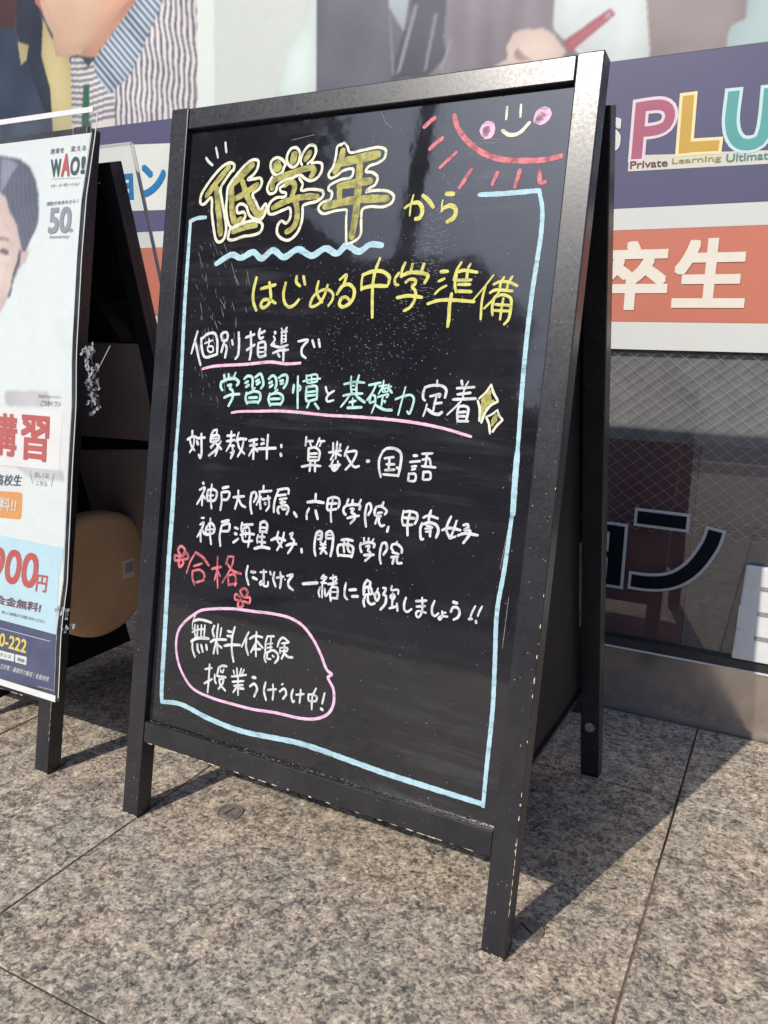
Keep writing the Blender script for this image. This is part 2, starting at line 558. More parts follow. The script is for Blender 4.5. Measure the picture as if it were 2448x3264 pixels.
M['cap_metal'] = plain("worn_metal_cap", (0.26, 0.22, 0.19), 0.5, metal=0.35, var=0.4, scale=160, bump=0.4, bscale=700)
M['asphalt'] = plain("road_asphalt", (0.05, 0.05, 0.052), 0.9, var=0.3, scale=50, bump=0.6, bscale=200)
M['kerb'] = plain("kerb_concrete", (0.32, 0.31, 0.29), 0.9, var=0.2, scale=30)
M['bldg'] = plain("grey_render_wall", (0.17, 0.17, 0.18), 0.9, var=0.15, scale=1.5)
M['bldg2'] = plain("brown_tile_wall", (0.15, 0.11, 0.09), 0.8, var=0.2, scale=2)
M['bglass'] = plain("dark_window_pane", (0.03, 0.04, 0.05), 0.08)
M['bark'] = plain("tree_bark", (0.10, 0.075, 0.055), 0.95, var=0.4, scale=12)
M['leaf'] = plain("tree_leaf", (0.045, 0.075, 0.03), 0.6, var=0.4, scale=3)
M['pole'] = plain("grey_pole_paint", (0.10, 0.10, 0.10), 0.6, var=0.1)
M['dryleaf'] = plain("dry_leaf_scrap", (0.42, 0.35, 0.24), 0.9, var=0.3, scale=90)
M['flower'] = plain("white_artificial_petal", (0.36, 0.39, 0.42), 0.7, var=0.15, scale=90)
M['label_white'] = plain("white_sticker", (0.85, 0.78, 0.68), 0.6)

# ------------------------------------------------------------------ ground
gz = Plane2D((0, 0, 0), (1, 0, 0), (0, 1, 0), (0, 0, 1))
pav = mesh_obj("pavement", [(-6, -3.6, -0.0022), (6, -3.6, -0.0022), (6, -0.5, -0.0022), (-6, -0.5, -0.0022), (6, -0.32, -0.009), (-6, -0.32, -0.009), (6, 0.0, -0.009), (-6, 0.0, -0.009)], [(0, 1, 2, 3), (3, 2, 4, 5), (5, 4, 6, 7)], M['joint'])
tag(pav, kind='structure')
ys_ = [-0.002, -0.100, -0.277, -1.011, -1.745, -2.479, -3.213]
xs_ = [-5.31, -4.61, -3.91, -3.21, -2.51, -1.81, -1.11, -0.412, -0.022, 0.680, 1.38, 2.08, 2.78, 3.48, 4.18, 4.88]
tiles = {}
for j in range(len(ys_) - 1):
    for i in range(len(xs_) - 1):
        wx, wy = round(xs_[i + 1] - xs_[i], 3), round(ys_[j] - ys_[j + 1], 3)
        g = 0.0016
        if (wx, wy) not in tiles:
            t_ = hexa("granite_tile", [(g, g, -0.03), (wx - g, g, -0.03), (wx - g, wy - g, -0.03), (g, wy - g, -0.03),
                                       (g, g, 0), (wx - g, g, 0), (wx - g, wy - g, 0), (g, wy - g, 0)], M['granite'], pav, 0.0012, 2)
            tiles[(wx, wy)] = t_.data
            t_.location = (xs_[i], ys_[j + 1], 0)
        else:
            t_ = bpy.data.objects.new("granite_tile", tiles[(wx, wy)])
            COL.objects.link(t_)
            t_.parent = pav
            t_.location = (xs_[i], ys_[j + 1], 0)
        t_.location.z += rng.uniform(-0.0006, 0.0004)
kb = box("kerb", -40, 40, -3.75, -3.60, -0.20, 0.0, M['kerb'], None, 0.01)
tag(kb, kind='structure')
rd_ = mesh_obj("road", [(-600, -600, -0.12), (600, -600, -0.12), (600, -3.7, -0.12), (-600, -3.7, -0.12)], [(0, 1, 2, 3)], M['asphalt'])
tag(rd_, kind='structure')
side = mesh_obj("ground", [(-600, -3.7, -0.13), (600, -3.7, -0.13), (600, 600, -0.13), (-600, 600, -0.13)], [(0, 1, 2, 3)], M['asphalt'])
tag(side, kind='structure')

def disc_cap(x, y, r, label, rz):
    root = empty("floor_cap", (x, y, 0), rz)
    tag(root, label, "floor cap", "round metal caps set in the granite")
    bm = bmesh.new()
    n = 40
    prof = [(r, -0.004), (r, 0.0010), (r * 0.97, 0.0016), (r * 0.80, 0.0018), (r * 0.78, 0.0008), (r * 0.76, 0.0008), (r * 0.74, 0.0018)]
    rings = [[bm.verts.new((q * cos(2 * pi * k / n), q * sin(2 * pi * k / n), z)) for k in range(n)] for q, z in prof]
    for a, b in zip(rings, rings[1:]):
        for k in range(n):
            bm.faces.new((a[k], a[(k + 1) % n], b[(k + 1) % n], b[k]))
    bm.faces.new(rings[-1])
    me = bpy.data.meshes.new("cap_disc"); bm.to_mesh(me); bm.free()
    me.materials.append(M['cap_metal'])
    o = bpy.data.objects.new("cap_disc", me); COL.objects.link(o); o.parent = root
    box("slot", -r * 0.52, r * 0.52, -r * 0.05, r * 0.05, 0.0012, 0.0020, M['dark'], root)
disc_cap(0.089, -0.645, 0.0205, "sunlit round slotted metal cap in the paving in front of the blackboard sign", radians(75))
disc_cap(0.557, -0.668, 0.0215, "shaded round metal cap in the paving beside the blackboard's right front leg", radians(-35))

# ------------------------------------------------------------------ A-frame signs
LE = 0.1549
RF, RL = 0.456, 0.262          # rear foot distance, rear lean
SW, DP, LN, WD = 0.0298, 0.0269, 1.0176, 0.60
RB, RT, TP = 0.1164, 0.1470, 0.0286
def fpt(a, b, c=0.0):
    return (a, b * sin(LE) + c * cos(LE), b * cos(LE) - c * sin(LE))
def rpt(a, b, c=0.0):
    return (a, RF - b * sin(RL) + c * cos(RL), b * cos(RL) + c * sin(RL))
def fbox(name, a0, a1, b0, b1, c0, c1, mat, parent, bevel=0.0015, fn=fpt, foot=False):
    if foot:   # legs cut level with the ground
        sgn = 1 if fn is fpt else -1
        e = tan(LE if fn is fpt else RL) * sgn
        lo = [fn(a0, c0 * e, c0), fn(a1, c0 * e, c0), fn(a1, c1 * e, c1), fn(a0, c1 * e, c1)]
    else:
        lo = [fn(a0, b0, c0), fn(a1, b0, c0), fn(a1, b0, c1), fn(a0, b0, c1)]
    hi = [fn(a0, b1, c0), fn(a1, b1, c0), fn(a1, b1, c1), fn(a0, b1, c1)]
    return hexa(name, lo + hi, mat, parent, bevel)

def a_frame(root, board_mat):
    parts = {}
    for a in (0, WD - SW):
        fbox("front_leg", a, a + SW, 0, LN, 0, DP, M['frame'], root, foot=True)
        fbox("rear_leg", a, a + SW, 0, 0.995, 0, DP, M['frame'], root, fn=rpt, foot=True)
    g = 0.0006
    fbox("top_rail", SW + g, WD - SW - g, LN - TP, LN - 0.001, 0.001, DP - 0.001, M['frame'], root)
    fbox("bottom_rail", SW + g, WD - SW - g, RB, RT, 0.001, DP - 0.001, M['frame'], root)
    fbox("rear_top_rail", SW + g, WD - SW - g, 0.995 - TP, 0.993, 0.001, DP - 0.001, M['frame'], root, fn=rpt)
    fbox("rear_bottom_rail", SW + g, WD - SW - g, 0.125, 0.16, 0.001, DP - 0.001, M['frame'], root, fn=rpt)
    parts['panel'] = fbox("front_panel", SW - 0.001, WD - SW + 0.001, RT + 0.0005, LN - TP - 0.0005, 0.009, 0.013, board_mat, root, 0)
    fbox("rear_panel", SW - 0.001, WD - SW + 0.001, 0.1605, 0.995 - TP - 0.0005, 0.012, 0.016, M['board'], root, 0, fn=rpt)
    for x in (SW * 0.5, WD - SW * 0.5):
        bm = bmesh.new()
        bmesh.ops.create_cone(bm, cap_ends=True, segments=20, radius1=0.0085, radius2=0.007, depth=0.004)
        me = bpy.data.meshes.new("bolt"); bm.to_mesh(me); bm.free(); me.materials.append(M['cap_metal'])
        o = bpy.data.objects.new("bolt", me); COL.objects.link(o); o.parent = root
        o.location = rpt(x, 0.105, -0.0015); o.rotation_euler = (pi / 2 - RL, 0, 0)
    for x in (0.12, 0.48):                        # hinges between the two leaves
        y0, z0 = fpt(0, LN - 0.02, DP)[1:]
        box("hinge", x - 0.03, x + 0.03, y0 - 0.001, y0 + 0.012, z0 - 0.012, z0 + 0.003, M['cap_metal'], root, 0.001)
    return parts

# side sheet between the leaves
def side_sheet(root, x, z0=0.160, z1=0.90):
    P = []
    def yf(z): return z * tan(LE) + DP / cos(LE) + 0.001
    def yr(z): return RF - z * tan(RL) - 0.001
    q = [(yf(z0), z0), (yr(z0), z0), (yr(z1), z1), (yf(z1), z1)]
    hexa("side_sheet", [(x, *q[0]), (x + 0.003, *q[0]), (x + 0.003, *q[1]), (x, *q[1]),
                        (x, *q[3]), (x + 0.003, *q[3]), (x + 0.003, *q[2]), (x, *q[2])], M['dark'], root)
    box("stay_batten", x + 0.0032, x + 0.009, yf(z0), yr(z0), z0, z0 + 0.006, M['frame'], root, 0.0008)

sign = empty("blackboard_sign", (-0.0496, -0.7241, 0), -0.0116)
tag(sign, "black A-frame blackboard sign covered in colourful marker handwriting, standing on the granite paving", "sign")
parts = a_frame(sign, M['board'])
side_sheet(sign, WD - SW - 0.006)
panel = parts['panel']
FP = Plane2D((0, 0, 0), (1, 0, 0), (0, sin(LE), cos(LE)), (0, -cos(LE), sin(LE)))
PDH = -0.009
MARKS = """heading_fill|olive|84 1009,9356 945,9293 817,9166 656,8993;96 825,9083 872,8844 914,8659 951,8466;94 1408,9358 1282,9260 1145,9154 1079,9113;91 1079,9113 1098,8922 1128,8740 1187,8611 1286,8652;83 1167,8928 1353,9006 1513,9094;89 1260,9146 1331,8999 1438,8832 1588,8683 1636,8751;79 1165,8485 1321,8533 1544,8560;147 1803,9320 1812,9289;102 2070,9438 2053,9344;81 2310,9444 2278,9400 2246,9355;81 1757,9026 1764,9113 1926,9172 2103,9212 2258,9239 2362,9244 2396,9208 2352,9134;77 1949,9049 2020,9088 2096,9074 2114,9004 2081,8911;82 2081,8911 2154,8820 2189,8689 2172,8543 2104,8476 2042,8452;82 1793,8770 1929,8824 2138,8873 2347,8887 2482,8879;88 2799,9429 2781,9314 2706,9169;114 2804,9279 3009,9305 3313,9338;98 3064,9243 3071,8895 3068,8647 3039,8356;98 2785,8988 2991,9008 3232,9026;83 2799,8945 2810,8844;99 2598,8746 2865,8791 3158,8808 3493,8797
heading_outline|cream|c42 1084,9301 1100,9372 1027,9409 914,9377 783,9277 632,9114 559,8998 563,8897 619,8880 742,8960 774,8757 833,8526 881,8395 932,8357 1011,8391 1045,8517 988,8747 920,8960 896,9079 978,9201 1072,9302;c40 1017,8927 1024,9089 1137,9226 1294,9366 1413,9419 1494,9396 1496,9316 1443,9232 1348,9167 1461,9168 1550,9171 1583,9116 1552,9039 1447,8965 1514,8855 1591,8762 1673,8829 1689,8775 1655,8671 1604,8629 1513,8642 1418,8699 1349,8819 1255,8851 1201,8818 1220,8736 1323,8740 1351,8685 1313,8615 1250,8554 1183,8530 1098,8570 1039,8699 1014,8836;c40 1115,8524 1270,8581 1426,8614 1550,8613 1644,8565 1630,8477 1534,8436 1332,8416 1152,8377 1092,8397 1097,8470;c40 1938,9318 1883,9383 1793,9416 1715,9379 1707,9301 1759,9218 1827,9192 1899,9226 1920,9285;c39 2153,9448 2093,9517 2009,9511 1954,9421 1974,9333 2054,9275 2126,9304 2154,9388;38 2201,9290 2173,9352 2215,9460 2291,9530 2375,9515 2398,9445 2361,9355 2283,9301;38 1747,9175 1695,9091 1681,9013 1731,8957 1816,8979 1841,9056 1911,9103 2058,9137 2182,9167 2271,9114 2358,9083 2457,9119 2510,9200 2501,9285 2438,9307 2345,9305;39 1948,9058 1882,9018 1909,8973 1986,8951 1980,8908 1840,8899 1748,8842 1723,8764 1740,8702 1796,8690 1965,8735 2060,8756 2087,8694 2075,8608 2025,8566 1947,8596 1898,8545 1898,8440 1981,8367 2091,8346 2210,8429 2266,8556 2273,8685 2270,8771 2355,8801 2478,8820 2563,8883 2558,8934 2463,8966 2337,8977 2223,8972 2236,9048 2175,9129;36 2762,9490 2810,9515 2864,9465 2901,9396 3095,9405 3323,9418 3413,9379 3404,9282 3315,9232 3194,9200 3161,9145 3260,9122 3333,9060 3313,8979 3223,8928 3188,8888 3207,8896 3369,8902 3513,8877 3585,8816 3564,8745 3456,8701 3265,8711 3161,8684 3155,8560 3165,8377 3122,8320 3038,8281 2979,8274 2956,8401 2938,8569 2936,8687;36 2925,8695 2776,8686 2576,8662 2507,8733 2562,8799 2680,8834 2692,8918 2637,8955 2643,8997 2787,9063 2962,9093 2972,9183 2816,9170 2751,9124 2653,9097 2618,9142 2679,9238 2705,9370 2714,9478 2761,9507
heading_ticks|white|38 599,9510 646,9456 723,9400;33 759,9633 783,9568 808,9493;33 918,9687 931,9619 949,9550
heading_small|yellow|33 3746,8671 3804,8707 3874,8728;52 3857,8726 3924,8725 3973,8674 3987,8600 3954,8543 3905,8535;24 3850,8820 3826,8706 3823,8574;52 3976,8805 4047,8752 4128,8661;56 4281,8807 4372,8801;22 4241,8737 4236,8684 4239,8607;32 4239,8607 4254,8635 4279,8653;55 4269,8647 4347,8669 4409,8637 4425,8579 4400,8523 4324,8483
second_line|yellow|45 1621,7871 1588,7702 1596,7562 1659,7437;44 1705,7721 1938,7774;45 1838,7804 1878,7591 1843,7512 1761,7472 1726,7512 1763,7572 1861,7577 1963,7532;43 2099,7797 2078,7650 2114,7532 2184,7484 2264,7513 2328,7581;43 2263,7877 2264,7805 2329,7751;43 2368,7876 2402,7774;38 2606,7811 2590,7696 2620,7619 2691,7543;38 2748,7762 2715,7638 2657,7543 2570,7495 2512,7495 2536,7600 2620,7677 2754,7705 2839,7647 2835,7572 2786,7505;37 2921,7826 3014,7886 2991,7788 2900,7647;46 2900,7647 2963,7741 3060,7768 3143,7702 3143,7600 3085,7525 2990,7487 2947,7524 2968,7590 3032,7609 3091,7571;32 3254,7893 3242,7804 3249,7692;47 3247,7878 3380,7921 3524,7918 3624,7851 3624,7771;48 3247,7715 3398,7743 3610,7742;41 3473,8080 3422,7927 3405,7765 3416,7581 3439,7359;37 3751,7900 3702,7821 3720,7763 3758,7755;37 3824,8022 3789,7928 3790,7849;37 3924,8002 3909,7919;42 4077,8002 4051,7910;46 3781,7856 3883,7898 4029,7896 4145,7859 4109,7777;40 3854,7787 3907,7819 3981,7810 3986,7767 3949,7732 3995,7681 3998,7580 3943,7486 3866,7443;45 3758,7602 3912,7624 4092,7605;46 4309,7904 4394,7907;33 4290,7792 4364,7823;30 4258,7643 4315,7699 4397,7741;33 4560,8008 4509,7915 4483,7804;31 4676,7989 4651,7941;40 4504,7887 4586,7914 4770,7890;35 4515,7859 4504,7754 4529,7663;36 4646,7920 4645,7823;38 4521,7803 4704,7805;38 4542,7754 4695,7753;42 4535,7677 4719,7669;41 4175,7529 4314,7568 4508,7572 4769,7554;45 4473,7649 4461,7508 4468,7367 4464,7261;22 4974,7856 4871,7717 4752,7572;30 4888,7730 4864,7579 4870,7350;35 4986,7750 5049,7777 5158,7776 5271,7731;31 5105,7831 5072,7763 5065,7695;31 5201,7836 5160,7755 5152,7701;36 4952,7654 5008,7685 5220,7673;27 5074,7681 4997,7579 4898,7475;34 5015,7613 4997,7510 5010,7400;35 5024,7606 5101,7633 5207,7592 5220,7477 5205,7354 5160,7299;34 5025,7524 5216,7511;34 5026,7455 5216,7449;30 5120,7592 5111,7476 5106,7353
third_line|white|34 680,7142 641,7003 597,6834;37 657,6992 718,6820 777,6678;39 755,7051 775,6925 840,6795 1056,6836;39 764,7040 868,7111 984,7119 1036,7034 1055,6842;26 822,6978 964,7027;26 897,7043 898,6951;26 871,6928 958,6942 985,6885 936,6861 890,6883 878,6928;38 1123,7036 1102,7104 1184,7139 1217,7095 1195,7027 1124,7025;38 1167,7020 1146,6946 1125,6866;38 1187,6970 1213,6926 1197,6795;38 1294,7035 1315,6973;38 1397,7143 1419,6987 1414,6830 1376,6784;37 1523,7073 1664,7120;37 1598,7152 1621,6992 1628,6859 1615,6781;37 1553,6907 1677,6982;37 1745,7193 1733,7116 1765,7067 1811,7087;37 1745,7127 1830,7167;37 1737,7006 1739,6917 1761,6830 1876,6844;37 1737,7006 1838,7019 1868,6855;24 1750,6940 1851,6953;27 1763,6885 1857,6893;41 1993,7156 2001,7141;29 1978,7099 2003,7056 1950,6983 2002,7001;36 1950,6983 2099,6960 2215,6990;31 2094,7204 2126,7156;31 2179,7216 2145,7156;26 2093,7155 2190,7168;29 2106,7156 2115,7004;29 2166,7146 2177,7038;19 2110,7112 2163,7113;19 2115,7064 2167,7070;19 2120,7020 2184,7038;36 1987,6880 2090,6916 2228,6931;36 2152,6961 2163,6788;36 2068,6872 2099,6835;35 2373,7042 2519,7062 2440,6958 2449,6873 2511,6832;35 2589,7063 2630,6974;35 2683,7076 2712,6981
third_line_underline|pink|41 819,6628 999,6669 1565,6718 1972,6762 2214,6746 2434,6765
sun_doodle|coral|64 4283,9704 4338,9567 4476,9399 4675,9251 4917,9155 5197,9116 5442,9109 5618,9135;55 3904,9608 4032,9699;50 4002,9342 4161,9456;41 4164,9116 4356,9277;48 4441,8866 4565,9063;47 4846,8877 4895,9010;51 5123,8830 5159,9014;50 5389,8992 5415,8864 5469,8866
sun_face|cream|30 4929,9732 4932,9592;29 5091,9738 5099,9604;44 4901,9473 4989,9418 5101,9425 5212,9530
sun_cheeks|pink|110 4697,9462 4674,9500 4707,9550 4748,9528 4755,9468 4719,9442 4706,9502;109 5302,9550 5313,9612 5371,9634 5405,9602 5368,9549 5315,9543 5352,9591
border_line|cyan|57 4695,8773 4985,8768 5406,8778;54 675,8701 526,8696 394,8659;60 405,8662 405,8426 406,8184 411,7546 450,6246 447,5426;78 447,5426 463,4594 464,3903 490,2891 521,1868 539,1807;73 527,1804 874,1847 1393,1764 1964,1724 2948,1795 3661,1767 4196,1739 4986,1726 5506,1721;53 5408,8779 5466,8581 5484,8327 5474,8059 5453,7627 5448,6956 5480,5869;69 5480,5869 5486,5582 5504,5152;53 5496,5151 5473,4507 5440,4012 5479,3418 5512,2872 5515,2178 5521,1695
wavy_line|cyan|84 919,8066 1178,8182 1331,8136 1533,8206 1676,8120 1853,8222 2033,8128 2245,8223 2471,8137 2666,8223 2846,8155 2974,8249 3164,8170 3312,8250 3480,8237
fourth_line_underline|pink|38 1383,6054 1504,6077 1806,6100 2136,6124 2459,6128 2941,6118 3215,6124 3664,6126 4060,6114 4318,6094 4577,6060 4899,5996
fourth_line|mint|40 1165,6470 1160,6400 1195,6350;40 1203,6560 1221,6495;39 1278,6577 1296,6517;33 1398,6600 1375,6539;43 1183,6466 1285,6508 1412,6513 1463,6469 1432,6427;39 1282,6419 1339,6431 1321,6380 1370,6354 1379,6262 1321,6143;39 1234,6250 1330,6292 1490,6314;39 1550,6519 1614,6563 1684,6543 1698,6407;39 1572,6465 1621,6490;39 1589,6411 1637,6445;38 1734,6550 1813,6599 1859,6533 1873,6452 1839,6405;38 1751,6496 1799,6521;38 1766,6456 1819,6490;28 1743,6409 1701,6375;39 1608,6339 1599,6256 1634,6193;38 1615,6321 1736,6364 1828,6341 1841,6269 1808,6208;38 1654,6272 1789,6284;38 1632,6212 1806,6226;38 1953,6537 2015,6585 2061,6560 2086,6480 2070,6416;38 1964,6483 2012,6504;38 1981,6430 2027,6464;37 2111,6557 2177,6596 2242,6594 2247,6496 2205,6428;37 2136,6518 2190,6530;37 2151,6483 2199,6494;28 2115,6405 2069,6372;38 1995,6345 1980,6268 2016,6188;37 1996,6332 2114,6360 2200,6325 2210,6271 2173,6207;37 2013,6274 2160,6287;37 2020,6207 2161,6219;37 2362,6480 2356,6377;31 2414,6593 2428,6408 2451,6179;31 2442,6475 2471,6454 2459,6409;29 2544,6611 2569,6520 2703,6535;28 2550,6603 2705,6622 2714,6536;27 2500,6530 2628,6562 2761,6577;23 2623,6610 2631,6527;36 2565,6463 2564,6370 2583,6284 2726,6313;36 2570,6463 2710,6474 2728,6397 2732,6309;32 2588,6394 2695,6412;32 2592,6350 2700,6365;31 2626,6273 2597,6196;36 2711,6256 2775,6194;32 3120,6523 3262,6557 3411,6556;27 3214,6625 3218,6508 3252,6392;30 3325,6645 3302,6528 3315,6403;23 3240,6513 3267,6510;23 3245,6462 3299,6465;32 3122,6378 3242,6407 3398,6420;27 3216,6390 3161,6309 3100,6234;38 3297,6403 3365,6352 3441,6313;27 3266,6354 3272,6253;32 3221,6301 3314,6325;37 3201,6229 3403,6249;31 3480,6528 3644,6567;28 3584,6549 3542,6446 3473,6342;31 3520,6407 3516,6314 3581,6333;31 3519,6410 3573,6402 3589,6341;24 3680,6595 3672,6468;26 3622,6523 3734,6540;23 3668,6506 3623,6427;23 3675,6515 3714,6478;23 3758,6553 3750,6472;23 3712,6501 3795,6528;36 3755,6503 3808,6452;29 3619,6389 3763,6427 3741,6388;23 3682,6454 3751,6461;28 3688,6400 3682,6285;23 3694,6339 3732,6349 3722,6325;23 3599,6326 3576,6255 3552,6184;37 3604,6284 3722,6241 3830,6240;30 3868,6376 3978,6420 4069,6436 4111,6400 4107,6317 4068,6209 4040,6238;24 3987,6533 3963,6407 3941,6292 3922,6185
fourth_line_particle|white|31 2851,6475 2877,6412 2912,6386;31 2982,6433 2912,6386 2876,6325 2898,6294 2985,6315
fourth_line_end|white|24 4398,6629 4404,6576;34 4247,6538 4230,6460 4241,6399 4264,6381;35 4247,6538 4337,6565 4472,6564 4526,6521 4520,6430;33 4326,6435 4458,6464 4444,6433;30 4410,6439 4394,6354 4386,6269;33 4411,6355 4485,6367;24 4294,6340 4284,6278 4259,6192;40 4309,6280 4381,6238 4458,6228 4501,6257;35 4711,6636 4724,6591;23 4797,6632 4767,6571 4750,6502 4750,6427;32 4660,6547 4880,6573;33 4676,6476 4839,6503;35 4625,6413 4910,6440;24 4729,6396 4664,6324 4570,6231;30 4710,6350 4695,6266 4709,6168;33 4703,6334 4776,6346 4826,6326 4827,6244 4818,6183;33 4711,6267 4799,6280;33 4724,6222 4797,6227;33 4706,6164 4843,6173
star_outline|cream|24 5082,6612 5029,6524 4950,6442;31 4937,6415 4971,6328 4982,6187;30 5083,6601 5124,6514 5180,6436;31 5181,6422 5093,6365 5040,6280 5008,6166;24 5192,6326 5127,6271 5060,6237;27 5193,6312 5223,6255 5262,6220;29 5263,6213 5204,6150 5157,6072;29 5065,6229 5104,6158 5128,6048
star_fill|olive|69 5063,6533 5049,6481 5001,6419;84 5067,6460 5042,6406 5013,6375;54 5010,6404 4996,6314 5004,6240;69 5042,6406 5017,6345;38 5126,6426 5075,6393;46 5180,6259 5157,6221 5144,6190;38 5188,6215 5154,6176 5145,6146
fifth_line|white|39 719,5759 727,5673;39 644,5629 721,5673 800,5679;33 688,5632 721,5548 788,5487;32 765,5657 758,5542 699,5450;38 808,5660 953,5681;39 887,5728 901,5591 914,5449 896,5391 867,5436;43 818,5618 841,5577;36 1157,5805 1099,5787 1058,5718;32 1157,5800 1156,5753;38 1061,5689 1117,5722 1188,5728 1206,5672 1172,5651;38 1060,5699 1060,5633;23 1074,5672 1192,5690;30 1067,5624 1183,5661;21 1126,5638 1106,5598 1062,5557;21 1139,5620 1075,5539;38 1151,5621 1190,5587 1171,5538 1043,5437;32 1204,5569 1157,5442;27 1243,5652 1201,5597;38 1202,5587 1254,5545;37 1405,5800 1411,5679;37 1341,5735 1468,5753;37 1337,5659 1475,5689;29 1428,5690 1390,5603 1345,5524;37 1413,5605 1471,5609;31 1447,5617 1453,5552 1478,5536 1417,5507;37 1478,5536 1430,5433;29 1534,5795 1500,5668;41 1510,5687 1565,5710 1668,5713;33 1521,5688 1553,5598 1654,5513;33 1624,5696 1602,5574 1543,5467;40 1716,5694 1848,5727;36 1733,5631 1855,5659;37 1794,5709 1802,5572 1808,5458;29 1783,5589 1730,5492;36 1815,5610 1870,5564;36 1915,5737 1961,5723;36 1922,5669 1965,5682;42 1872,5601 2158,5634;36 2020,5800 2020,5636 2030,5478;36 2246,5682 2249,5655;39 2247,5565 2258,5539;28 2626,5817 2624,5704;34 2625,5763 2729,5772;28 2681,5762 2708,5705;28 2828,5820 2790,5718;30 2825,5779 2907,5786;28 2860,5770 2838,5716;35 2675,5679 2685,5515;34 2676,5673 2779,5693 2846,5646 2843,5541;34 2697,5604 2807,5620;25 2701,5563 2812,5573;34 2706,5516 2837,5534;35 2595,5429 2733,5460 2879,5462;35 2721,5506 2720,5382;34 2790,5512 2803,5384;30 3038,5773 3048,5675;30 3096,5795 3092,5575;30 3146,5770 3135,5683;33 2983,5646 3162,5685;30 3070,5654 3020,5556;30 3098,5645 3168,5622;30 3060,5560 3041,5477 3081,5422 3143,5475 3129,5549;34 3014,5474 3167,5506;42 3064,5456 3125,5456;30 3262,5745 3230,5668 3222,5621;33 3243,5674 3387,5692 3348,5563 3253,5451;33 3247,5634 3308,5559 3381,5497 3445,5515;46 3555,5587 3578,5590;32 3759,5724 3724,5631 3729,5519 3766,5409;37 3759,5724 3805,5762 3930,5772 4010,5723 4020,5568 4002,5444;32 3788,5445 4002,5450;32 3793,5643 3916,5670;32 3861,5654 3864,5509;32 3825,5573 3938,5583;32 3814,5499 3945,5517;32 3973,5547 3992,5538;37 4184,5711 4232,5715;31 4144,5630 4276,5653;31 4174,5577 4234,5588;31 4178,5539 4225,5554;31 4146,5492 4143,5402;31 4147,5486 4232,5489 4234,5412 4156,5398;31 4296,5742 4433,5760;31 4362,5743 4354,5600;31 4304,5672 4392,5691 4425,5606;31 4306,5595 4486,5596;31 4337,5532 4335,5438;31 4338,5527 4422,5529 4430,5454 4347,5434
sixth_line|white|41 982,5052 991,5039;34 931,4946 1018,4989 991,4895 902,4741;34 981,4875 994,4732;39 1006,4868 1039,4833;39 1081,4962 1072,4875 1090,4810;38 1082,4958 1152,4979 1233,4950 1230,4864 1203,4828 1084,4810;28 1107,4884 1184,4897;34 1140,5045 1132,4882 1167,4709;40 1328,5012 1431,5042;34 1316,4950 1333,4847 1323,4704;38 1322,4955 1450,4969 1455,4918 1425,4867 1332,4852;37 1527,4907 1709,4941;33 1604,5009 1608,4907 1571,4752;37 1621,4899 1675,4821 1746,4796;37 1829,5001 1817,4893 1833,4783 1857,4721;37 1824,4996 1884,5016 1911,4968 1875,4881;32 2014,5117 2015,5053;38 1951,5028 2148,5063;30 1962,5029 1960,4937 1923,4850;36 1990,4968 1974,4911 1996,4803;36 2016,4934 2136,4966;32 2100,4989 2126,4900 2126,4845 2087,4786;42 2057,4888 2069,4877;35 2245,5087 2416,5114 2423,5052;34 2266,5089 2231,5004 2209,4892 2215,4783;35 2253,5011 2381,5038;33 2290,4965 2402,4991;36 2333,4970 2332,4879;39 2305,4921 2380,4939;38 2278,4863 2273,4808 2298,4775;35 2289,4865 2406,4896 2443,4855 2418,4780;36 2332,4879 2346,4844 2400,4850;41 2532,4821 2581,4768;36 2845,5097 2845,5007;41 2727,4977 2836,4998 2975,4998;33 2762,4902 2733,4827 2740,4757;39 2862,4886 2906,4777;35 3037,5060 3042,4919 3172,4939;35 3041,5060 3112,5084 3194,5070 3210,5009 3197,4957;35 3048,4994 3173,5013;30 3106,5052 3093,4910 3113,4764;33 3336,5085 3316,5021;34 3398,5081 3395,5030;31 3515,5098 3491,5034;35 3317,5006 3277,4963 3283,4909 3317,4882;37 3318,5002 3413,5025 3510,5021 3506,4974;34 3375,4967 3423,4972 3397,4923 3452,4899 3449,4852 3394,4780;34 3343,4843 3420,4872 3506,4894;34 3604,5039 3593,4931 3601,4856 3623,4770;34 3603,5043 3644,5067 3673,5002 3638,4918;33 3837,5104 3818,5042;34 3742,5033 3723,4970 3736,4926;33 3742,5033 3809,5048 3891,4997 3870,4953;29 3767,4960 3834,4975;33 3745,4927 3822,4929;29 3772,4915 3748,4821;34 3797,4918 3796,4850 3835,4805 3875,4822;35 3936,4811 3922,4745;28 4121,5034 4113,4914 4133,4849;34 4119,5012 4208,5033 4299,5018 4314,4961 4288,4891;36 4135,4946 4281,4957;34 4132,4853 4257,4876;34 4210,5015 4191,4886 4206,4739;34 4486,5078 4470,5010 4469,4943;34 4393,4978 4454,5011 4583,4994;34 4384,4911 4368,4835 4397,4713 4420,4723;38 4401,4902 4486,4931 4577,4906 4607,4851 4585,4760;27 4443,4889 4524,4877;27 4431,4850 4518,4862;27 4443,4815 4514,4824;34 4490,4895 4504,4764;32 4751,5037 4715,4938 4707,4871 4756,4783;30 4826,4995 4805,4906 4776,4808 4756,4776 4831,4808;36 4653,4861 4743,4898 4884,4891;35 4916,4953 4967,4970 4979,4936 4937,4901 5005,4903 5003,4853 4938,4743;35 4860,4823 4941,4859 5109,4860
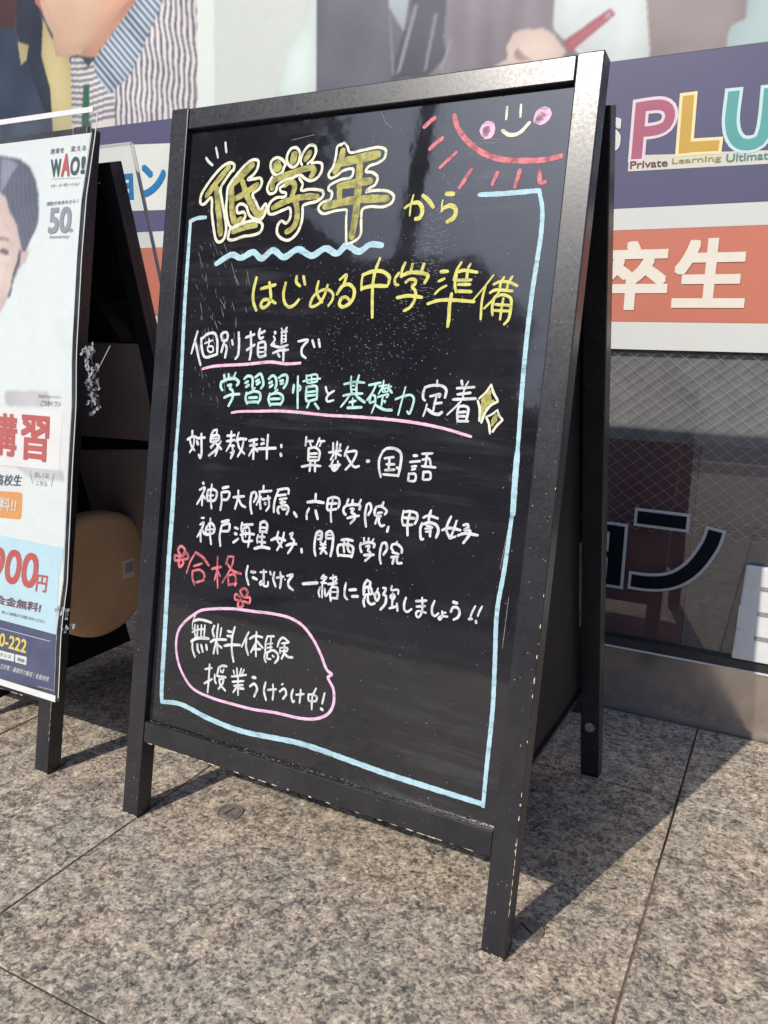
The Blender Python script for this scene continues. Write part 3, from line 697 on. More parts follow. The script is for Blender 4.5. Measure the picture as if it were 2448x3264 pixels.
seventh_line|white|30 999,4557 1048,4563;32 984,4459 1048,4500 1015,4395 952,4285;35 998,4383 1020,4222;39 1027,4397 1076,4336;39 1108,4446 1095,4386 1119,4332;38 1114,4446 1168,4511 1239,4462 1235,4385 1107,4330;28 1112,4403 1224,4427;34 1162,4572 1170,4367 1210,4210;42 1362,4545 1483,4584;38 1367,4498 1493,4538 1503,4496 1497,4444 1375,4418;36 1367,4493 1347,4343 1371,4213;37 1591,4498 1650,4487;42 1605,4417 1632,4411;37 1588,4290 1669,4353;33 1710,4579 1700,4512 1711,4458;39 1719,4548 1888,4578;37 1741,4508 1726,4422 1758,4333 1905,4357;33 1746,4509 1819,4528 1850,4448 1849,4345 1840,4264;37 1698,4409 1782,4439 1924,4448;23 1777,4485 1787,4393;37 2014,4622 2016,4488;40 2014,4618 2079,4640 2121,4613 2122,4498;32 2021,4554 2110,4561;36 2026,4499 2126,4512;31 1992,4448 1981,4391 1991,4341;36 2011,4423 2100,4435;36 2018,4359 2118,4363;34 2057,4475 2070,4283;43 1949,4256 2069,4296 2193,4291;32 2312,4536 2300,4434 2387,4336;32 2404,4539 2388,4428 2315,4285;42 2209,4408 2299,4448 2431,4434;35 2498,4525 2539,4548 2524,4483 2570,4453 2556,4378 2492,4269;39 2460,4369 2532,4402 2612,4409;39 2698,4358 2708,4309;34 2903,4588 2892,4483 2898,4371 2922,4299;40 2903,4588 2944,4621 2982,4617 2986,4524;24 2927,4568 2976,4574;30 2932,4517 2985,4533;34 3053,4617 3061,4543;38 3053,4617 3115,4644 3151,4611 3165,4474 3148,4327;26 3067,4591 3131,4599;30 3071,4545 3135,4558;28 2973,4494 2997,4474;28 3053,4510 3040,4480;36 2983,4453 3058,4468;34 2977,4401 3062,4427;34 3026,4454 3021,4397 2995,4337;34 3032,4399 3086,4351;35 3286,4555 3358,4574 3453,4569;26 3329,4543 3333,4506;27 3382,4550 3399,4488;34 3250,4486 3241,4419 3265,4344;37 3250,4486 3365,4511 3462,4487 3469,4424 3454,4358;35 3274,4359 3453,4371;31 3324,4496 3344,4406;33 3377,4494 3404,4433 3427,4418;25 3609,4627 3614,4582;25 3675,4631 3675,4590;25 3747,4632 3721,4587;33 3569,4557 3565,4502 3592,4442;36 3591,4547 3681,4582 3764,4566 3758,4525;33 3646,4522 3695,4538 3682,4473 3714,4459 3719,4414 3654,4341;36 3632,4411 3768,4435;32 3868,4590 3853,4497 3857,4407 3880,4338;36 3868,4590 3917,4605 3944,4537 3903,4455;22 4073,4645 4067,4608;32 4013,4601 4003,4554 4031,4523;35 4023,4602 4071,4613 4146,4566 4151,4513;32 4023,4503 4114,4494;32 4010,4439 4107,4462;32 4050,4436 4038,4362;32 4090,4441 4106,4381 4164,4390
red_words|coral|39 686,3972 623,4049 673,4111 748,4067 707,3981;39 673,3953 576,3962 583,3894 676,3925;38 716,3971 783,4032 816,3963 735,3928;39 697,3934 739,3883 672,3810 654,3881 690,3933;36 1825,3572 1771,3641 1834,3690 1898,3651 1865,3579;37 1786,3555 1699,3587 1692,3522 1763,3512;36 1853,3566 1938,3581 1939,3509 1844,3515;37 1803,3525 1834,3453 1762,3420 1755,3483 1796,3523;28 947,4061 866,3925 811,3745;43 947,4061 1074,4012 1197,3912;35 931,3860 1076,3922;36 915,3795 925,3694 970,3599;35 923,3791 1049,3827 1133,3772 1121,3680;35 989,3636 1134,3693;40 1251,3869 1413,3928;27 1338,4056 1351,3851 1381,3621;25 1343,3861 1315,3722;27 1364,3864 1406,3793;29 1515,4085 1617,4097;29 1613,4096 1596,3966 1455,3711;30 1516,4076 1492,3973;39 1511,3987 1616,3903 1760,3881;32 1541,3825 1569,3685;34 1548,3826 1648,3853 1681,3792 1676,3702;34 1567,3696 1700,3739
eighth_line|white|34 1862,4007 1848,3884 1901,3750;41 1923,3934 1996,3940;40 1957,3863 2031,3847;31 2074,3952 2176,3973;33 2129,3993 2137,3843 2097,3782 2081,3812 2144,3844 2150,3780 2214,3790 2215,3844;28 2233,3987 2250,3947;35 2305,3988 2294,3900 2343,3800;35 2344,3919 2456,3952;35 2399,4002 2422,3910 2415,3790;37 2511,3972 2597,3996 2538,3896 2556,3835 2623,3798;21 2482,3919 2487,3916;44 2766,3905 2988,3954;32 3074,4071 3043,4021 3113,4050 3055,3961;29 3043,3968 3126,3972;29 3060,3962 3074,3776;29 3034,3904 3015,3838 3037,3779;29 3103,3897 3128,3803 3194,3912;25 3211,4092 3220,4005;34 3170,4042 3259,4073;36 3147,3962 3277,3997;28 3271,4049 3202,3931;32 3198,3922 3191,3841 3210,3755;32 3202,3931 3288,3937 3303,3797;23 3208,3870 3289,3884;32 3211,3791 3302,3806;32 3411,4023 3401,3920 3414,3843 3453,3814;41 3469,3940 3562,3960;42 3517,3865 3600,3879;35 3709,4110 3673,4034 3676,3913;35 3715,4102 3756,4083 3744,4011;35 3682,3949 3686,4002 3762,4023 3799,3951;27 3735,4001 3756,3944;29 3695,3916 3790,3941;35 3705,3909 3685,3828 3706,3766;35 3739,3915 3752,3839 3794,3812 3845,3834;27 3873,4028 3856,3961;31 3820,3937 3873,3981 3898,3925 3875,3869 3842,3907 3847,3951;34 3943,4044 3982,4042 3960,3978 3952,3960 3986,3957 3996,3864 3934,3767;27 4062,4089 4058,4037 4151,4053 4156,4003;41 4082,3994 4109,3960 4084,3931 4057,3956 4083,3982;29 4088,3931 4088,3846;32 4054,3806 4154,3849;30 4150,3882 4169,3792;31 4267,3977 4250,3903 4263,3822 4298,3805 4355,3849;34 4405,3956 4540,3986;32 4420,3891 4531,3918;28 4481,4013 4495,3915 4493,3825 4458,3766 4429,3776 4427,3828 4482,3846 4552,3836;31 4647,4001 4624,3915 4637,3836 4670,3820 4714,3861;29 4758,3895 4764,3837 4738,3788 4721,3799 4749,3830 4834,3842;24 4764,3874 4806,3885;37 4889,4029 4936,4023;33 4871,3907 4892,3962 4945,3972 4981,3927 4966,3858 4915,3820;25 5170,4029 5140,3955 5123,3894;37 5108,3862 5141,3872;25 5255,4041 5228,3978 5212,3918;32 5195,3855 5202,3835
bubble_text|white|18 1027,3169 988,3064 991,2966;39 999,3081 1087,3122 1210,3129 1320,3120;29 1034,3038 1030,2944 1063,2862;28 1083,3038 1088,2867;28 1149,3055 1155,2870;28 1210,3066 1209,2880;26 995,2923 1077,2973 1221,3010;46 990,2789 1065,2843 1173,2873 1294,2887;33 1009,2782 1025,2677 1078,2579;37 1103,2771 1117,2695 1151,2658;37 1171,2775 1211,2680;37 1261,2793 1280,2723;37 1378,3087 1354,3015 1387,2934;28 1504,3082 1493,2955;32 1441,3119 1433,2953 1469,2708;39 1329,2845 1403,2894 1596,2931;32 1428,2884 1412,2794 1398,2694;36 1450,2840 1532,2803;40 1614,3055 1673,3056;36 1609,2987 1679,2991 1693,2965;40 1576,2841 1690,2878 1840,2903;34 1730,3134 1701,3004 1708,2814 1754,2651;29 1970,3108 1922,3009 1871,2885;35 1938,3022 1945,2899 1990,2795;35 1996,3023 2076,3077 2200,3082;31 2098,3137 2102,2987 2121,2802;31 2116,3018 2031,2841;35 2123,3010 2220,2940;35 2066,2891 2183,2914;30 2281,3116 2261,3037 2265,2888;30 2287,3112 2385,3131;24 2337,3117 2349,2943;26 2287,3005 2373,3031;26 2292,2954 2367,2983;31 2265,2888 2261,2812 2289,2757;34 2288,2883 2382,2940 2463,2910 2480,2848 2433,2773;30 2300,2877 2306,2812 2362,2814;30 2390,2867 2408,2856;32 2454,3001 2478,3089 2528,3140 2630,3100;30 2514,3059 2620,3089;28 2498,3000 2505,2928;28 2509,3002 2617,3015 2610,2976 2503,2955;32 2557,3068 2569,2950 2535,2855;36 2559,2938 2640,2899 2704,2908;31 1274,2445 1393,2488;31 1346,2530 1351,2327 1349,2127;34 1279,2241 1408,2333;36 1506,2511 1560,2552 1644,2564;31 1506,2511 1489,2392;28 1544,2496 1554,2464;28 1599,2514 1583,2458;33 1452,2407 1460,2327 1485,2286;36 1503,2395 1645,2408;33 1536,2355 1605,2376 1598,2311 1535,2221;33 1536,2355 1557,2290 1656,2220;25 1767,2532 1785,2490;28 1818,2577 1839,2444;25 1894,2588 1875,2498;25 1943,2581 1903,2493;32 1741,2440 1984,2516;32 1762,2370 1952,2423;35 1795,2320 1944,2365;30 1849,2481 1876,2206;30 1838,2307 1790,2227;35 1880,2305 1962,2317;42 2095,2506 2142,2510;37 2060,2373 2131,2423 2183,2372 2148,2251;34 2314,2486 2299,2364 2345,2245;31 2357,2389 2493,2430;29 2434,2484 2452,2376 2449,2275;26 2571,2509 2589,2524;33 2548,2409 2621,2465 2654,2400 2609,2323;33 2756,2484 2739,2397 2773,2316 2790,2337;30 2813,2425 2931,2463;28 2875,2511 2878,2418 2875,2329;30 3000,2478 3015,2394 3127,2409;30 3006,2474 3081,2486 3133,2465 3121,2403;28 3109,2579 3065,2460 3070,2287;30 3243,2545 3221,2399;37 3210,2331 3236,2321
speech_bubble|lilac|40 1011,3186 1119,3258 1340,3320 1668,3378 2025,3405 2372,3430 2628,3419 2819,3355 2999,3206 3131,3035 3228,2873 3264,2839 3323,2809 3272,2763 3366,2623 3386,2431 3321,2290 3169,2189 2928,2131 2506,2109 2159,2071 1798,2061 1425,2066 1075,2125 884,2284 766,2476 714,2714 745,2906 867,3068 1011,3186"""
names = {
 'heading_fill': ("heading_lettering", "large olive brush lettering 低学年 of the heading"),
 'heading_outline': ("heading_outline", "cream outline round the heading lettering 低学年"),
 'heading_ticks': ("accent_ticks", "three short white ticks above the heading"),
 'heading_small': ("handwritten_line", "yellow handwriting から after the heading"),
 'second_line': ("handwritten_line", "yellow handwriting はじめる中学準備"),
 'third_line': ("handwritten_line", "white handwriting 個別指導で"),
 'third_line_underline': ("underline", "pink underline below 個別指導"),
 'sun_doodle': ("sun_doodle", "coral arc and rays of the doodled sun"),
 'sun_face': ("doodle_face", "white eyes and smile of the doodled sun"),
 'sun_cheeks': ("doodle_cheek", "one pink cheek of the doodled sun"),
 'border_line': ("border_line", "pale blue border line drawn round the board"),
 'wavy_line': ("wavy_line", "pale blue wavy line below the heading"),
 'fourth_line_underline': ("underline", "long pink underline below the fourth line"),
 'fourth_line': ("handwritten_line", "mint handwriting 学習習慣 and 基礎力"),
 'fourth_line_particle': ("handwritten_line", "white handwriting と"),
 'fourth_line_end': ("handwritten_line", "white handwriting 定着"),
 'star_outline': ("sparkle_outline", "cream outlines of the two sparkles"),
 'star_fill': ("sparkle_fill", "olive filling of the two sparkles"),
 'fifth_line': ("handwritten_line", "white handwriting 対象教科：算数・国語"),
 'sixth_line': ("handwritten_line", "white handwriting 神戸大附属、六甲学院、甲南女子"),
 'seventh_line': ("handwritten_line", "white handwriting 神戸海星女子、関西学院"),
 'red_words': ("handwritten_line", "coral handwriting 合格 with two small flowers"),
 'eighth_line': ("handwritten_line", "white handwriting にむけて一緒に勉強しましょう!!"),
 'bubble_text': ("handwritten_line", "white handwriting 無料体験授業うけつけ中! in the speech bubble"),
 'speech_bubble': ("speech_bubble", "pink outline of the speech bubble"),
}
hk = 0
for ln in MARKS.strip().split('\n'):
    nm, colr, s = ln.split('|')
    base = 0.00025 if 'fill' in nm else 0.0004
    strokes = s.split(';')
    if nm == 'sun_cheeks':
        sets = [[q] for q in strokes]
    elif nm == 'heading_small':
        sets = [strokes[:4], strokes[4:]]
    else:
        sets = [strokes]
    for si, ss in enumerate(sets):
        acc = Acc()
        for k, st in enumerate(ss):
            t = st.split()
            closed = t[0][0] == 'c'
            w = float(t[0].lstrip('c')) * 1e-4
            P = [tuple(float(v) * 1e-4 for v in q.split(',')) for q in t[1:]]
            if len(P) > 3 and P[0] == P[-1]:
                closed = True; P = P[:-1]
            V, F = ribbon(P, w, closed)
            acc.add2(FP, V, F, PDH + base + 0.00003 * (k % 14))
        o = acc.build(names[nm][0], M['mk_' + colr], sign)
        o.parent = panel
        o['label'] = names[nm][1] if nm != 'heading_small' else "yellow handwriting %s after the heading" % 'から'[si]

def specks(name, mat, parent, pts, label=None):
    acc = Acc()
    for (a, b, r, e, th) in pts:
        n = 6
        V = [(a + r * e * cos(th) * cos(2 * pi * k / n) - r * sin(th) * sin(2 * pi * k / n),
              b + r * e * sin(th) * cos(2 * pi * k / n) + r * cos(th) * sin(2 * pi * k / n)) for k in range(n)]
        V = [(x * 1.0 + rng.uniform(-.2, .2) * r, y + rng.uniform(-.2, .2) * r) for x, y in V]
        acc.add2(FP, V, [tuple(range(n))], PDH + 0.00018)
    o = acc.build(name, mat, parent)
    o['kind'] = 'stuff'
    if label: o['label'] = label
    return o
def rnd_in():
    return rng.uniform(SW + 0.008, WD - SW - 0.008), RT + (LN - TP - RT) * (rng.random() ** 1.5) * 0.98
pts = [(*rnd_in(), rng.uniform(0.0002, 0.0006) , 1 + rng.random() * 0.6, rng.uniform(0, 3)) for _ in range(380)]
pts += [(rng.gauss(0.36, 0.07), rng.gauss(0.72, 0.07), rng.uniform(0.0002, 0.0006), 1.5, rng.uniform(0, 3)) for _ in range(200)]
specks("paint_specks", M['speck'], panel, [q for q in pts if SW < q[0] < WD - SW and RT < q[1] < LN - TP])
pts = []
for _ in range(330):                                # scuffed streaks right of the heading
    t = rng.gauss(0, 0.5)
    a, b = 0.415 + 0.022 * t + rng.gauss(0, 0.012), 0.815 + 0.09 * t + rng.gauss(0, 0.02)
    pts.append((a, b, rng.uniform(0.00012, 0.0003), rng.uniform(5, 16), rng.gauss(-0.12, 0.18)))
for _ in range(260):
    a, b = rng.gauss(0.32, 0.06), rng.gauss(0.70, 0.05)
    pts.append((a, b, rng.uniform(0.00012, 0.00028), rng.uniform(3, 9), rng.gauss(-0.5, 0.4)))
for _ in range(90):
    a, b = rng.uniform(0.06, 0.15), rng.uniform(0.62, 0.84)
    pts.append((a, b, rng.uniform(0.0002, 0.0005), rng.uniform(6, 24), rng.gauss(-1.2, 0.25)))
specks("scuff_marks", M['scratch'], panel, [q for q in pts if SW + .01 < q[0] < WD - SW - .01])
acc = Acc()                                         # chalk dust caught on the ledge of the bottom rail
for _ in range(130):
    a = rng.uniform(SW + 0.002, WD - SW - 0.002)
    b = RT + abs(rng.gauss(0, 0.0025))
    r = rng.uniform(0.0004, 0.0010) * (0.6 if b > RT + 0.004 else 1)
    V = [(a + r * rng.uniform(.6, 1.6) * cos(k), b + r * 0.6 * sin(k)) for k in (0, 1.05, 2.1, 3.14, 4.2, 5.2)]
    acc.add2(FP, V, [(0, 1, 2, 3, 4, 5)], PDH + 0.0006 + 0.0004 * rng.random())
for (x0_, y0_, x1_, y1_) in ((0.462, 0.940, 0.490, 0.937), (0.463, 0.936, 0.486, 0.934), (0.330, 0.985, 0.337, 0.972), (0.337, 0.972, 0.346, 0.964),
                             (0.473, 0.979, 0.488, 0.986), (0.20, 0.962, 0.235, 0.966), (0.542, 0.45, 0.549, 0.52), (0.555, 0.36, 0.556, 0.42)):
    V, F = ribbon([(x0_, y0_), (x1_, y1_)], 0.0007)
    acc.add2(FP, V, F, PDH + 0.0003)
o = acc.build("chalk_dust", M['dust'], panel); o['kind'] = 'stuff'
acc = Acc()
for _ in range(260):
    a = rng.uniform(SW + 0.002, WD - SW - 0.002)
    c = rng.uniform(0.0015, 0.0085)
    r = rng.uniform(0.0003, 0.001)
    pz = [fpt(a + r * 1.6 * cos(k), RT + 0.0003 + 0.0003 * rng.random(), c + r * sin(k)) for k in (0, 1.05, 2.1, 3.14, 4.2, 5.2)]
    acc.add(pz, [(0, 1, 2, 3, 4, 5)])
o = acc.build("ledge_dust", M['dust'], sign); o['kind'] = 'stuff'

def chips(root, dens=1.0):
    acc = Acc()
    def chip(a, b, ra, rb_, h=0.0003):
        n = 7
        V = [(a + ra * cos(2 * pi * k / n) * rng.uniform(.6, 1.2), b + rb_ * sin(2 * pi * k / n) * rng.uniform(.6, 1.2)) for k in range(n)]
        acc.add2(FP, V, [tuple(range(n))], h)
    for a0 in (0, WD - SW):                         # worn feet
        for _ in range(int(26 * dens)):
            chip(a0 + rng.uniform(0.001, SW - 0.001), rng.uniform(0.0008, 0.003), rng.uniform(.0008, .0028), rng.uniform(.0005, .0016))
        for _ in range(int(14 * dens)):
            chip(a0 + rng.uniform(0.002, SW - 0.002), rng.uniform(0.01, 0.55), rng.uniform(.0003, .0007), rng.uniform(.0004, .0009))
    for b, ra, rb_ in [(.133, .0008, .0022), (.141, .0012, .0022), (.172, .0009, .003), (.188, .0012, .0016), (.20, .0006, .003), (.262, .0006, .0018),
                       (.315, .0007, .003), (.333, .0009, .0045), (.36, .0008, .003), (.395, .0008, .003), (.43, .0006, .0022), (.55, .0006, .0015), (.07, .0007, .0015)]:
        chip(WD - 0.0012, b, ra, rb_)
    for k in range(8):
        chip(WD - 0.0005, 0.06 + 0.012 * k, 0.0004, 0.006)
    for _ in range(int(40 * dens)):                 # bottom edge of the bottom rail
        x = rng.choice([rng.uniform(0.04, 0.16), rng.uniform(0.2, 0.56)])
        chip(x, RB + 0.0005, rng.uniform(.001, .006), rng.uniform(.0003, .0011), -0.0006)
    o = acc.build("bare_wood_chips", M['chip'], root)
    o['kind'] = 'stuff'
chips(sign)

# ------------------------------------------------------------------ left sign with poster
sign2 = empty("poster_sign", (-0.23, -0.706, 0), 0.0)
tag(sign2, "black A-frame sign with a printed poster in a clear sleeve, left of the blackboard", "sign")
sub = empty("frame", (0, 0, 0)); 
bpy.data.objects.remove(sub)
def shift_children(root, dx):
    for c in root.children:
        c.location.x += dx
a_frame(sign2, M['board'])
shift_children(sign2, -WD)
LP = Plane2D((0, 0, 0), (1, 0, 0), (0, sin(LE), cos(LE)), (0, -cos(LE), sin(LE)))
_fp = FP
FP = Plane2D((-WD, 0, 0), (1, 0, 0), (0, sin(LE), cos(LE)), (0, -cos(LE), sin(LE)))
chips(sign2, 0.8)
FP = _fp
hexa("inner_sheet", [(-0.273, 0.035, 0.020), (-0.270, 0.035, 0.020), (-0.270, 0.462, 0.020), (-0.273, 0.462, 0.020),
                     (-0.273, 0.17, 0.9), (-0.270, 0.17, 0.9), (-0.270, 0.22, 0.9), (-0.273, 0.22, 0.9)], M['dark'], sign2)
def rear_sheet(name, P, mat):
    lo = [rpt(a, z / cos(RL), 0.010) for a, z in P]; hi = [rpt(a, z / cos(RL), 0.005) for a, z in P]
    hexa(name, lo + hi, mat, sign2, 0.0015)
rear_sheet("backing_board", [(-0.56, 0.492), (-0.047, 0.501), (-0.034, 0.679), (-0.56, 0.679)], M['brown_case'])
rear_sheet("backing_board", [(-0.56, 0.14), (-0.034, 0.14), (-0.046, 0.486), (-0.56, 0.440)], M['brown_case'])
LAY = """PW leftbg 70,72,80 -14112,16427 -4636,14825 -4756,11463 -7630,11183 -14985,11206
PW brown 80,52,46 -14112,16427 -10084,15746 -10174,14565 -10345,14131 -14423,14567
PW navy 52,62,80 -14396,14730 -10342,14157 -10211,13857 -9345,13645 -9126,11771 -14985,11206
PW navy2 45,50,62 -10098,15255 -9529,14968 -9350,13998 -9276,13129 -9100,12056 -9419,12059 -9872,13198 -10264,14121
PW hair 205,190,140 -9326,14244 -8957,13596 -8522,13292 -8480,12887 -8506,11666 -9220,11622 -9236,12715 -9459,13457
PW hair 190,175,130 -10251,13863 -9857,13735 -9971,13416 -10188,13313
PW skin 222,184,156 -9461,15640 -9546,14649 -9316,14343 -9185,14076 -9027,13855 -9019,13604 -8938,13383 -8636,13296 -8291,13324 -7814,13206 -7483,13215 -7179,13419 -6803,13751 -6362,14156 -5649,14996
PW lip 205,130,115 -9564,14627 -9278,14337 -9375,14549 -9413,14950 -9529,14968
PW neck 204,152,128 -7814,13206 -7483,13215 -7179,13419 -6581,13955 -6284,14329 -6848,14134 -7444,13742 -7901,13511 -8141,13315
PW shirt 226,218,214 -8482,13312 -8179,13310 -7939,13024 -6360,14202 -5584,14985 -4636,14825 -4755,11487 -5461,11202 -7186,11175 -7629,11193 -8563,11722
PW collar 205,222,232 -6360,14202 -5584,14985 -5200,14920 -5632,14003 -6659,12682 -7323,12388 -7627,12742 -7785,13105
PW green 60,110,80 -8117,12671 -7931,12651 -7994,11749 -8249,11798
PW white 226,232,226 -4636,14825 -4196,14750 -4255,11466 -4743,11457
PW rbg 208,214,206 -4196,14750 3953,13372 4065,11948 5897,12053 5794,13061 3953,13372 4111,11363 -4256,11442
PW sleeve 214,226,220 -2658,11924 -2366,12762 -1975,13135 -1733,14334 -1626,14315 -1628,11418 -2603,11452
PW mauve 124,116,124 -1658,14321 3150,13508 3211,12313 4269,11309 -1644,11385
PW vest 98,97,110 -1658,14321 266,13995 499,12716 94,11471 -1645,11429
PW blouse 176,184,190 -123,14061 506,13955 325,12858 282,12666 -50,13149
PW haird 78,78,92 362,13979 1205,13837 1100,12479 1183,12156 817,11842 33,11869 213,12515 443,12960
PW hairl 150,150,160 486,13110 582,13096 252,12027 131,11919
PW hairl 150,150,160 897,12895 990,12902 789,11965 718,11933
PW hairl 170,170,175 1242,12422 1275,12398 1099,11929 1052,11915
PW hairl 140,140,150 -47,13029 2,13022 106,11922 56,11928
PW paper 208,216,214 3171,13504 4636,13256 4893,11692 4239,11674 3664,11944 3407,12141 3177,12390 3189,12643
PW skin2 222,198,186 2108,11851 2366,11954 2354,12164 2472,12374 2641,12396 3022,12367 3216,12239 3463,11932 3349,11810 2675,11842
PW skin3 195,160,152 2564,11904 2493,12015 2551,12120 2666,11993 2844,11870
PW pen 172,84,100 3378,12101 4152,12512 4257,12412 3525,11913
PW pen2 200,110,122 3493,12075 4122,12410 4151,12378 3522,12016
PW tip 214,190,190 4081,12437 4156,12462 4199,12406 4114,12362
PW mauve2 146,132,132 4636,13256 6337,12969 6303,12064 6107,11991 6019,11683 4894,11685
PW teal 176,196,196 6337,12969 7929,12700 8060,11693 6020,11673 6107,11991 6303,12064
TW sP white S?s 4506,9641 4680,9733 4476,10266
SW backing 222,222,205 0 4672,9905 6880,9875 7075,9876 7051,10078 6857,10078 6195,10107 5443,10126 4924,10150 4678,10122
SW P 185,105,130 179 4801,10097 4803,10993
SW P 185,105,130 161 4746,10916 5013,10928 5153,10914 5260,10844 5294,10722 5245,10593 5141,10542 5002,10524 4780,10528
SW L 215,175,85 177 5572,10132 5558,11020
SW L 215,175,85 161 5495,10225 6111,10209
SW U 100,175,172 172 6252,11013 6254,10546 6316,10338 6430,10213 6576,10187 6713,10233 6769,10358 6786,10584 6780,11006
SW S 150,120,170 155 7388,10790 7285,10869 7151,10870 7109,10763 7206,10628 7352,10531 7396,10388 7316,10269 7164,10296 7086,10373
TW priv plum Private 4705,9942 5324,9941 4704,10066
TW lear tan Learning 5390,9946 6162,9925 5395,10062
TW ulti teal Ultimate 6241,9942 6965,9920 6236,10067
TW small_s white s 4267,10249 4510,10250 4249,10789
TW sotsu cream 卒 4273,7580 5507,7586 4251,8751
TW sei cream 生 5597,7623 6764,7628 5556,8759
SW lbox 232,234,226 0 -7872,11296 -5350,11164 -5411,9753 -7984,9816
TW yon blue ョン -7231,10036 -5684,10093 -7122,10776
SG bar 0 346 5293,3856 6267,3848
SG curve 0 350 5286,2630 5612,2634 5912,2683 6155,2793 6403,3030 6592,3357 6679,3586 6720,3817
SG yo1 0 377 5009,3698 5015,2428
SG yo2 0 245 4093,3556 5054,3586
SG yo3 0 223 4158,3005 5047,3088
SG yo4 0 238 4144,2470 5040,2573
TL kyo dark 教育を -670,9774 -379,9773 -657,9855
TL kae dark 変える -234,9778 86,9773 -227,9858
TL W green W -625,9420 -402,9419 -648,9692
TL A red A -407,9416 -227,9414 -407,9758
TL O green O -218,9420 -28,9424 -212,9693
TL ex green ! 7,9429 90,9433 13,9684
TL wao dark ワオ・コーポレーション -621,9262 2,9265 -616,9317
SL line 120,120,120 6 -623,9396 24,9374
TL kando dark 感動が未来をひらく -688,8991 8,9003 -683,9051
TL 50 grey 50 -622,8565 -134,8564 -610,8961
TL th grey th -164,8574 -81,8574 -160,8638
TL ann grey Anniversary -581,8473 -155,8472 -580,8541
TL koshiki grey 学習部門公式キャラクター -627,6022 -106,6034 -622,6073
TL name dark ごうかくワン -560,5901 -114,5914 -553,5988
SL box 240,236,232 0 -2796,5798 -67,5845 -69,4926 -2722,4848
TL shu red 習 -952,5022 -312,5029 -975,5742
TL ko red 講 -1741,5049 -1053,5039 -1746,5745
TL kou navy 高校生 -1519,4546 -904,4592 -1483,4732
TL kuwa grey 詳しくは -601,4767 -286,4781 -596,4851
TL kochi grey こちら -554,4645 -311,4656 -548,4721
SL tick 90,90,95 8 -713,4866 -635,4653
SL tick 90,90,95 8 -169,4867 -216,4651
SL orange 235,160,90 0 -2411,4400 -2376,3962 -884,4054 -851,4101 -856,4460 -895,4490
TL muryo cream 無料!! -1666,4126 -980,4163 -1646,4357
SL sky 198,228,236 0 -2633,3708 -1299,3740 151,3727 74,3264 95,2343 -1185,2349 -2526,2327
TL yen red 900 -1573,2973 -414,2983 -1515,3549
TL en red 円 -424,2955 -184,2966 -399,3233
TL kaikin plum 会金無料! -1360,2599 -287,2627 -1334,2754
TL kuwashi dark 詳しくは校舎までお問い合せください -1181,2461 -178,2475 -1173,2516
SL navy 72,76,112 0 -2526,2327 -1185,2349 95,2343 163,2232 195,1455 126,1422 -2448,1320
SL rule 210,215,220 10 -1433,2208 -31,2212
TL tel yellow 0-222 -1201,1916 -556,1910 -1181,2142
SL search 235,235,228 0 -1667,1834 -826,1848 -828,1721 -1654,1683
SL search2 235,235,228 0 -801,1850 -534,1857 -536,1723 -797,1720
TL aku dark アクシス -1265,1743 -894,1755 -1257,1807
TL ken dark 検索 -750,1754 -580,1748 -740,1816
TL foot white 立対策｜基礎学力養成｜各塾併用 -1145,1544 -16,1555 -1114,1639
TL tiny white www -246,1427 125,1439 -245,1444
PS base 232,236,232 -5513,11032 387,10416 1292,238 -4637,-1398
PS hair 88,90,104 -4456,10075 -2072,9871 -1796,9814 -1472,9754 -1225,9613 -1052,9393 -957,9178 -904,8915 -920,8741 -961,8621 -1053,8483 -1142,8310 -1156,8169 -1300,7994 -1418,7816 -1453,7600 -4246,7209
PS hair2 150,152,165 -1904,9804 -1630,9748 -1491,9667 -1613,9535 -1708,9399 -1829,9228
PS face 226,196,186 -4412,9471 -2314,9437 -1917,9304 -1691,9184 -1564,8946 -1388,8743 -1288,8491 -1221,8312 -1052,8325 -1127,8133 -1254,8082 -1297,7958 -1415,7780 -1552,7492 -1749,7236 -4216,6813
PS face2 236,210,196 -4347,8590 -1421,8495 -1350,7959 -1507,7601 -4246,7209
PS eye 120,100,110 -1679,8378 -1568,8339 -1508,8266 -1643,8278 -1783,8327
PS brow 175,130,120 -1857,8564 -1611,8537 -1527,8499 -1635,8502 -1854,8527
PS strand 80,78,92 -1249,8330 -1259,8135 -1394,7852 -1430,7636 -1462,7637 -1403,7959 -1314,8172 -1290,8349
PS white 233,232,230 -3961,5982 86,6199 173,5976 -23,5867 38,4903 -3861,4625
PS grey 214,210,208 -1492,6096 -513,6136 -446,5908 -1371,5854 -1476,5899
PS grey2 222,220,220 -1914,4911 -103,4923 -68,4777 -754,4709 -1139,4877"""
items = []
for ln in LAY.strip().split('\n'):
    t = ln.split(' ')
    k = t[0]
    nhead = {'P': 3, 'S': 4, 'T': 4}[k[0]]
    if k[0] == 'T':
        pts_ = t[-3:]; body = ' '.join(t[3:-3])
    else:
        pts_ = t[nhead:]; body = None
    items.append((k, t[1], t[2], body if body else (t[3] if k[0] == 'S' else None),
                  [tuple(float(v) * 1e-4 for v in q.split(',')) for q in pts_]))

